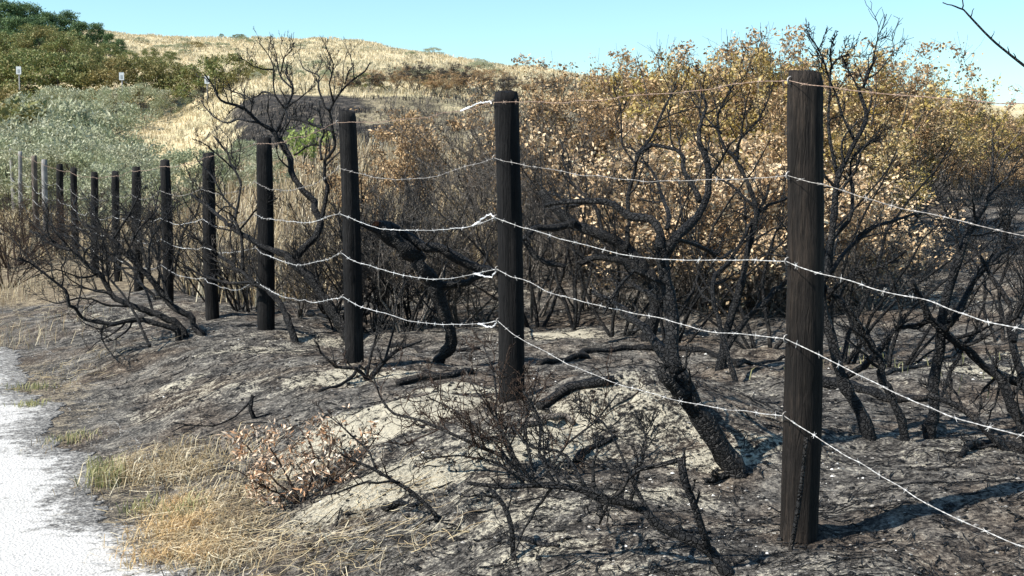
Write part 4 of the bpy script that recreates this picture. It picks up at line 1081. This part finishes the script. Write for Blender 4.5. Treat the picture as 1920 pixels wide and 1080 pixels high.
blades(a, onsurf(x, y), .42, rg, .55, .006)
n = 2600; y = rg.uniform(12.6, 15.5, n); px = np.where(rg.uniform(size=n) < .6, rg.normal(865, 45, n), rg.normal(500, 50, n)); x = (px - 960) / 2400 * y
blades(a, onsurf(x, y), .55, rg, .6, .006)
n = 5000; y = rg.uniform(19, 31, n); u = rg.uniform(-2.2, 2.0, n); x = FX - FS * y + u * FN
blades(a, onsurf(x, y), .30, rg, .7, .006)
stuff('dry_grass', a, M['straw'], 'pale dry grass along the verge and between the burnt shrubs', 'grass')
a = Acc()
for (px, py, rx, ry, n, h) in [(200, 910, .05, .05, 110, .13), (190, 890, .05, .05, 60, .11), (55, 762, .05, .05, 120, .05), (135, 825, .06, .06, 100, .05), (60, 730, .1, .06, 100, .06), (340, 975, .05, .05, 60, .12), (265, 960, .04, .04, 60, .08), (1790, 700, .4, .3, 30, .08), (1620, 690, .3, .3, 25, .09)]:
    blades(a, tuft_pts(px, py, rx, ry, n, rg), h, rg, .8, .003)
stuff('green_grass', a, M['grass_green'], 'sparse green grass tufts at the path edge', 'grass')
def stalks(acc, px, py, rx, ry, n, L, rg, hgt=.045, r=.0011):
    c = ong(px, py); x = c[0] + rg.normal(size=n) * rx; y = c[1] + rg.normal(size=n) * ry
    an = rg.uniform(0, 6.28, n); L = L * rg.uniform(.5, 1.4, n); cv = rg.normal(size=n) * .6
    P = np.zeros((n, 5, 3)); z0 = hgt * rg.uniform(0, 1, n) ** 1.5; tl = rg.uniform(-.1, .5, n) * L * .6
    for j in range(5):
        f = j / 4; xx = x + np.cos(an + cv * f) * L * (f - .3); yy = y + np.sin(an + cv * f) * L * (f - .3)
        P[:, j] = np.stack([xx, yy, H(xx, yy) + .004 + np.maximum(z0 + tl * (f - f * f * .6), 0)], -1)
    tubes(acc, P, np.tile(np.array([[1, 1, .9, .7, .4]]), (n, 1)) * (r * rg.uniform(.6, 1.4, n))[:, None], 3)
a = Acc()
for (px, py, rx, ry, n, L) in [(400, 960, .17, .14, 330, .13), (300, 890, .13, .12, 200, .12), (430, 1040, .14, .10, 230, .13), (540, 1040, .22, .08, 60, .12), (350, 1020, .13, .10, 260, .11), (240, 870, .08, .1, 110, .11), (380, 890, .16, .12, 200, .13), (620, 1060, .25, .07, 140, .13), (680, 980, .25, .15, 120, .12), (130, 700, .3, .4, 120, .1), (30, 600, .4, .6, 200, .14)]:
    stalks(a, px, py, rx, ry, n, L, rg)
stuff('flattened_straw', a, M['straw'], 'tangle of flattened pale straw between the path and the burnt ground', 'straw')
# marram grass on the slopes and the skyline
a = Acc()
n = 42000; y = 26 + (rg.uniform(0, 1, n) ** .75) * 92; x = rg.uniform(-.52, .30, n) * y
ppx = 960 + 2400 * x / y
kp = slope_mask(x, y) < .35; x, y = x[kp], y[kp]
c = onsurf(x, y); per = 6
c = np.repeat(c, per, 0); c[:, :2] += rg.normal(size=(len(c), 2)) * .09
blades(a, c, .22, rg, 1.2, np.repeat(.006 + .00016 * y, per))
stuff('dune_grass', a, M['straw_hill'], 'straw coloured marram grass covering the dunes', 'grass')

a = Acc()
n = 16000; y = rg.uniform(24, 46, n); x = rg.uniform(-.26, .06, n) * y; kp = slope_mask(x, y) > .4; x, y = x[kp], y[kp]
kp = vnoise(x / 1.2, y / 1.2, 19) + .2 * rg.normal(size=len(x)) > .0; x, y = x[kp], y[kp]
blades(a, onsurf(x, y), .16, rg, .8, .012)
stuff('burnt_stubble', a, M['stubble'], 'burnt grass stubble on the black slope', 'grass')

# ------------------------------------------------------------------ litter on the ash
def near_pts(n, rg, y0=3.0, y1=13, umin=-1.2, umax=6):
    y = y0 + (y1 - y0) * rg.uniform(0, 1, n) ** 1.5; x = rg.uniform(-.46, .46, n) * y
    k = (ucoord(x, y) > umin) & (ucoord(x, y) < umax); return x[k], y[k]
# burnt twig litter
x, y = near_pts(8000, rg); n = len(x)
L = rg.uniform(.02, .11, n) * np.where(rg.uniform(size=n) < .07, 2.2, 1); an = rg.uniform(0, 6.28, n)
P = np.zeros((n, 4, 3))
for j in range(4):
    f = (j / 3 - .5); xx = x + np.cos(an) * L * f + rg.normal(size=n) * .05 * L; yy = y + np.sin(an) * L * f + rg.normal(size=n) * .05 * L
    P[:, j] = np.stack([xx, yy, H(xx, yy) + .003 + np.abs(rg.normal(size=n)) * .004], -1)
a = Acc(); tubes(a, P, np.tile(np.array([[.6, 1, .9, .4]]), (n, 1)) * (.0016 + .0025 * rg.uniform(size=n) ** 3)[:, None], 4)
stuff('twig_litter', a, M['char_twig'], 'burnt twig litter strewn over the ash', 'twigs')
x, y = near_pts(280, rg); n = len(x); L = rg.uniform(.04, .16, n); an = rg.uniform(0, 6.28, n)
P = np.zeros((n, 4, 3))
for j in range(4):
    f = (j / 3 - .5); xx = x + np.cos(an) * L * f; yy = y + np.sin(an) * L * f + .1 * L * f * f
    P[:, j] = np.stack([xx, yy, H(xx, yy) + .004 + .01 * rg.uniform(size=n)], -1)
a = Acc(); tubes(a, P, np.full((n, 4), .0014), 3)
stuff('straw_litter', a, M['pale_wood'], 'loose straw stalks strewn over the ash', 'straw')
# char flakes and clods
def pebbles(acc, x, y, r, rg, flat=.6):
    n = len(x); v0 = np.array([(1, 0, 0), (.3, .95, 0), (-.8, .58, 0), (-.8, -.58, 0), (.3, -.95, 0), (.35, .25, .9), (-.4, 0, .85), (0, 0, -.5)])
    an = rg.uniform(0, 6.28, n); ca, sa = np.cos(an), np.sin(an)
    vv = v0[None] * rg.uniform(.7, 1.3, (n, 8, 1)) * r[:, None, None] * np.array([1, 1, flat])
    V = np.stack([vv[..., 0] * ca[:, None] - vv[..., 1] * sa[:, None], vv[..., 0] * sa[:, None] + vv[..., 1] * ca[:, None], vv[..., 2]], -1)
    V = V + np.stack([x, y, H(x, y) + r * .12], -1)[:, None, :]
    T = np.array([(0, 1, 5), (1, 6, 5), (1, 2, 6), (2, 3, 6), (3, 4, 6), (4, 5, 6), (4, 0, 5), (1, 0, 7), (2, 1, 7), (3, 2, 7), (4, 3, 7), (0, 4, 7)])
    acc.add(V, None, ((np.arange(n) * 8)[:, None, None] + T[None]).reshape(-1, 3))
x, y = near_pts(17000, rg); a = Acc(); pebbles(a, x, y, .0025 + .013 * rg.uniform(size=len(x)) ** 4, rg)
stuff('char_clods', a, M['char_twig'], 'charcoal crumbs scattered over the ash', 'charcoal')
x, y = near_pts(4000, rg); a = Acc(); pebbles(a, x, y, .003 + .007 * rg.uniform(size=len(x)) ** 3, rg)
stuff('ash_clods', a, M['stone'], 'grey ash crumbs scattered over the burnt ground', 'ash')
x, y = near_pts(3000, rg, 3.2, 13); kp = vnoise(x * 1.7, y * 1.7, 71) + .12 * rg.normal(size=len(x)) > .22; x, y = x[kp], y[kp]
a = Acc(); pebbles(a, x, y, .0025 + .009 * rg.uniform(size=len(x)) ** 3.5, rg, .7)
stuff('shell_scatter', a, M['shell'], 'bleached white snail shells scattered over the ash', 'shells')
# loose grit on the path
n = 9000; v = rg.uniform(1, 13, n); u = -1.35 - 2.6 * rg.uniform(size=n) ** 2.2
x = FX + fd[0] * v + fnv[0] * u; y = fd[1] * v + fnv[1] * u
a = Acc(); pebbles(a, x, y, .0015 + .008 * rg.uniform(size=n) ** 4, rg)
stuff('path_grit', a, M['stone'], 'loose grit on the pale gravel path', 'gravel')
print('faces', sum(len(m.polygons) for m in bpy.data.meshes), 'objects', len(bpy.data.objects))
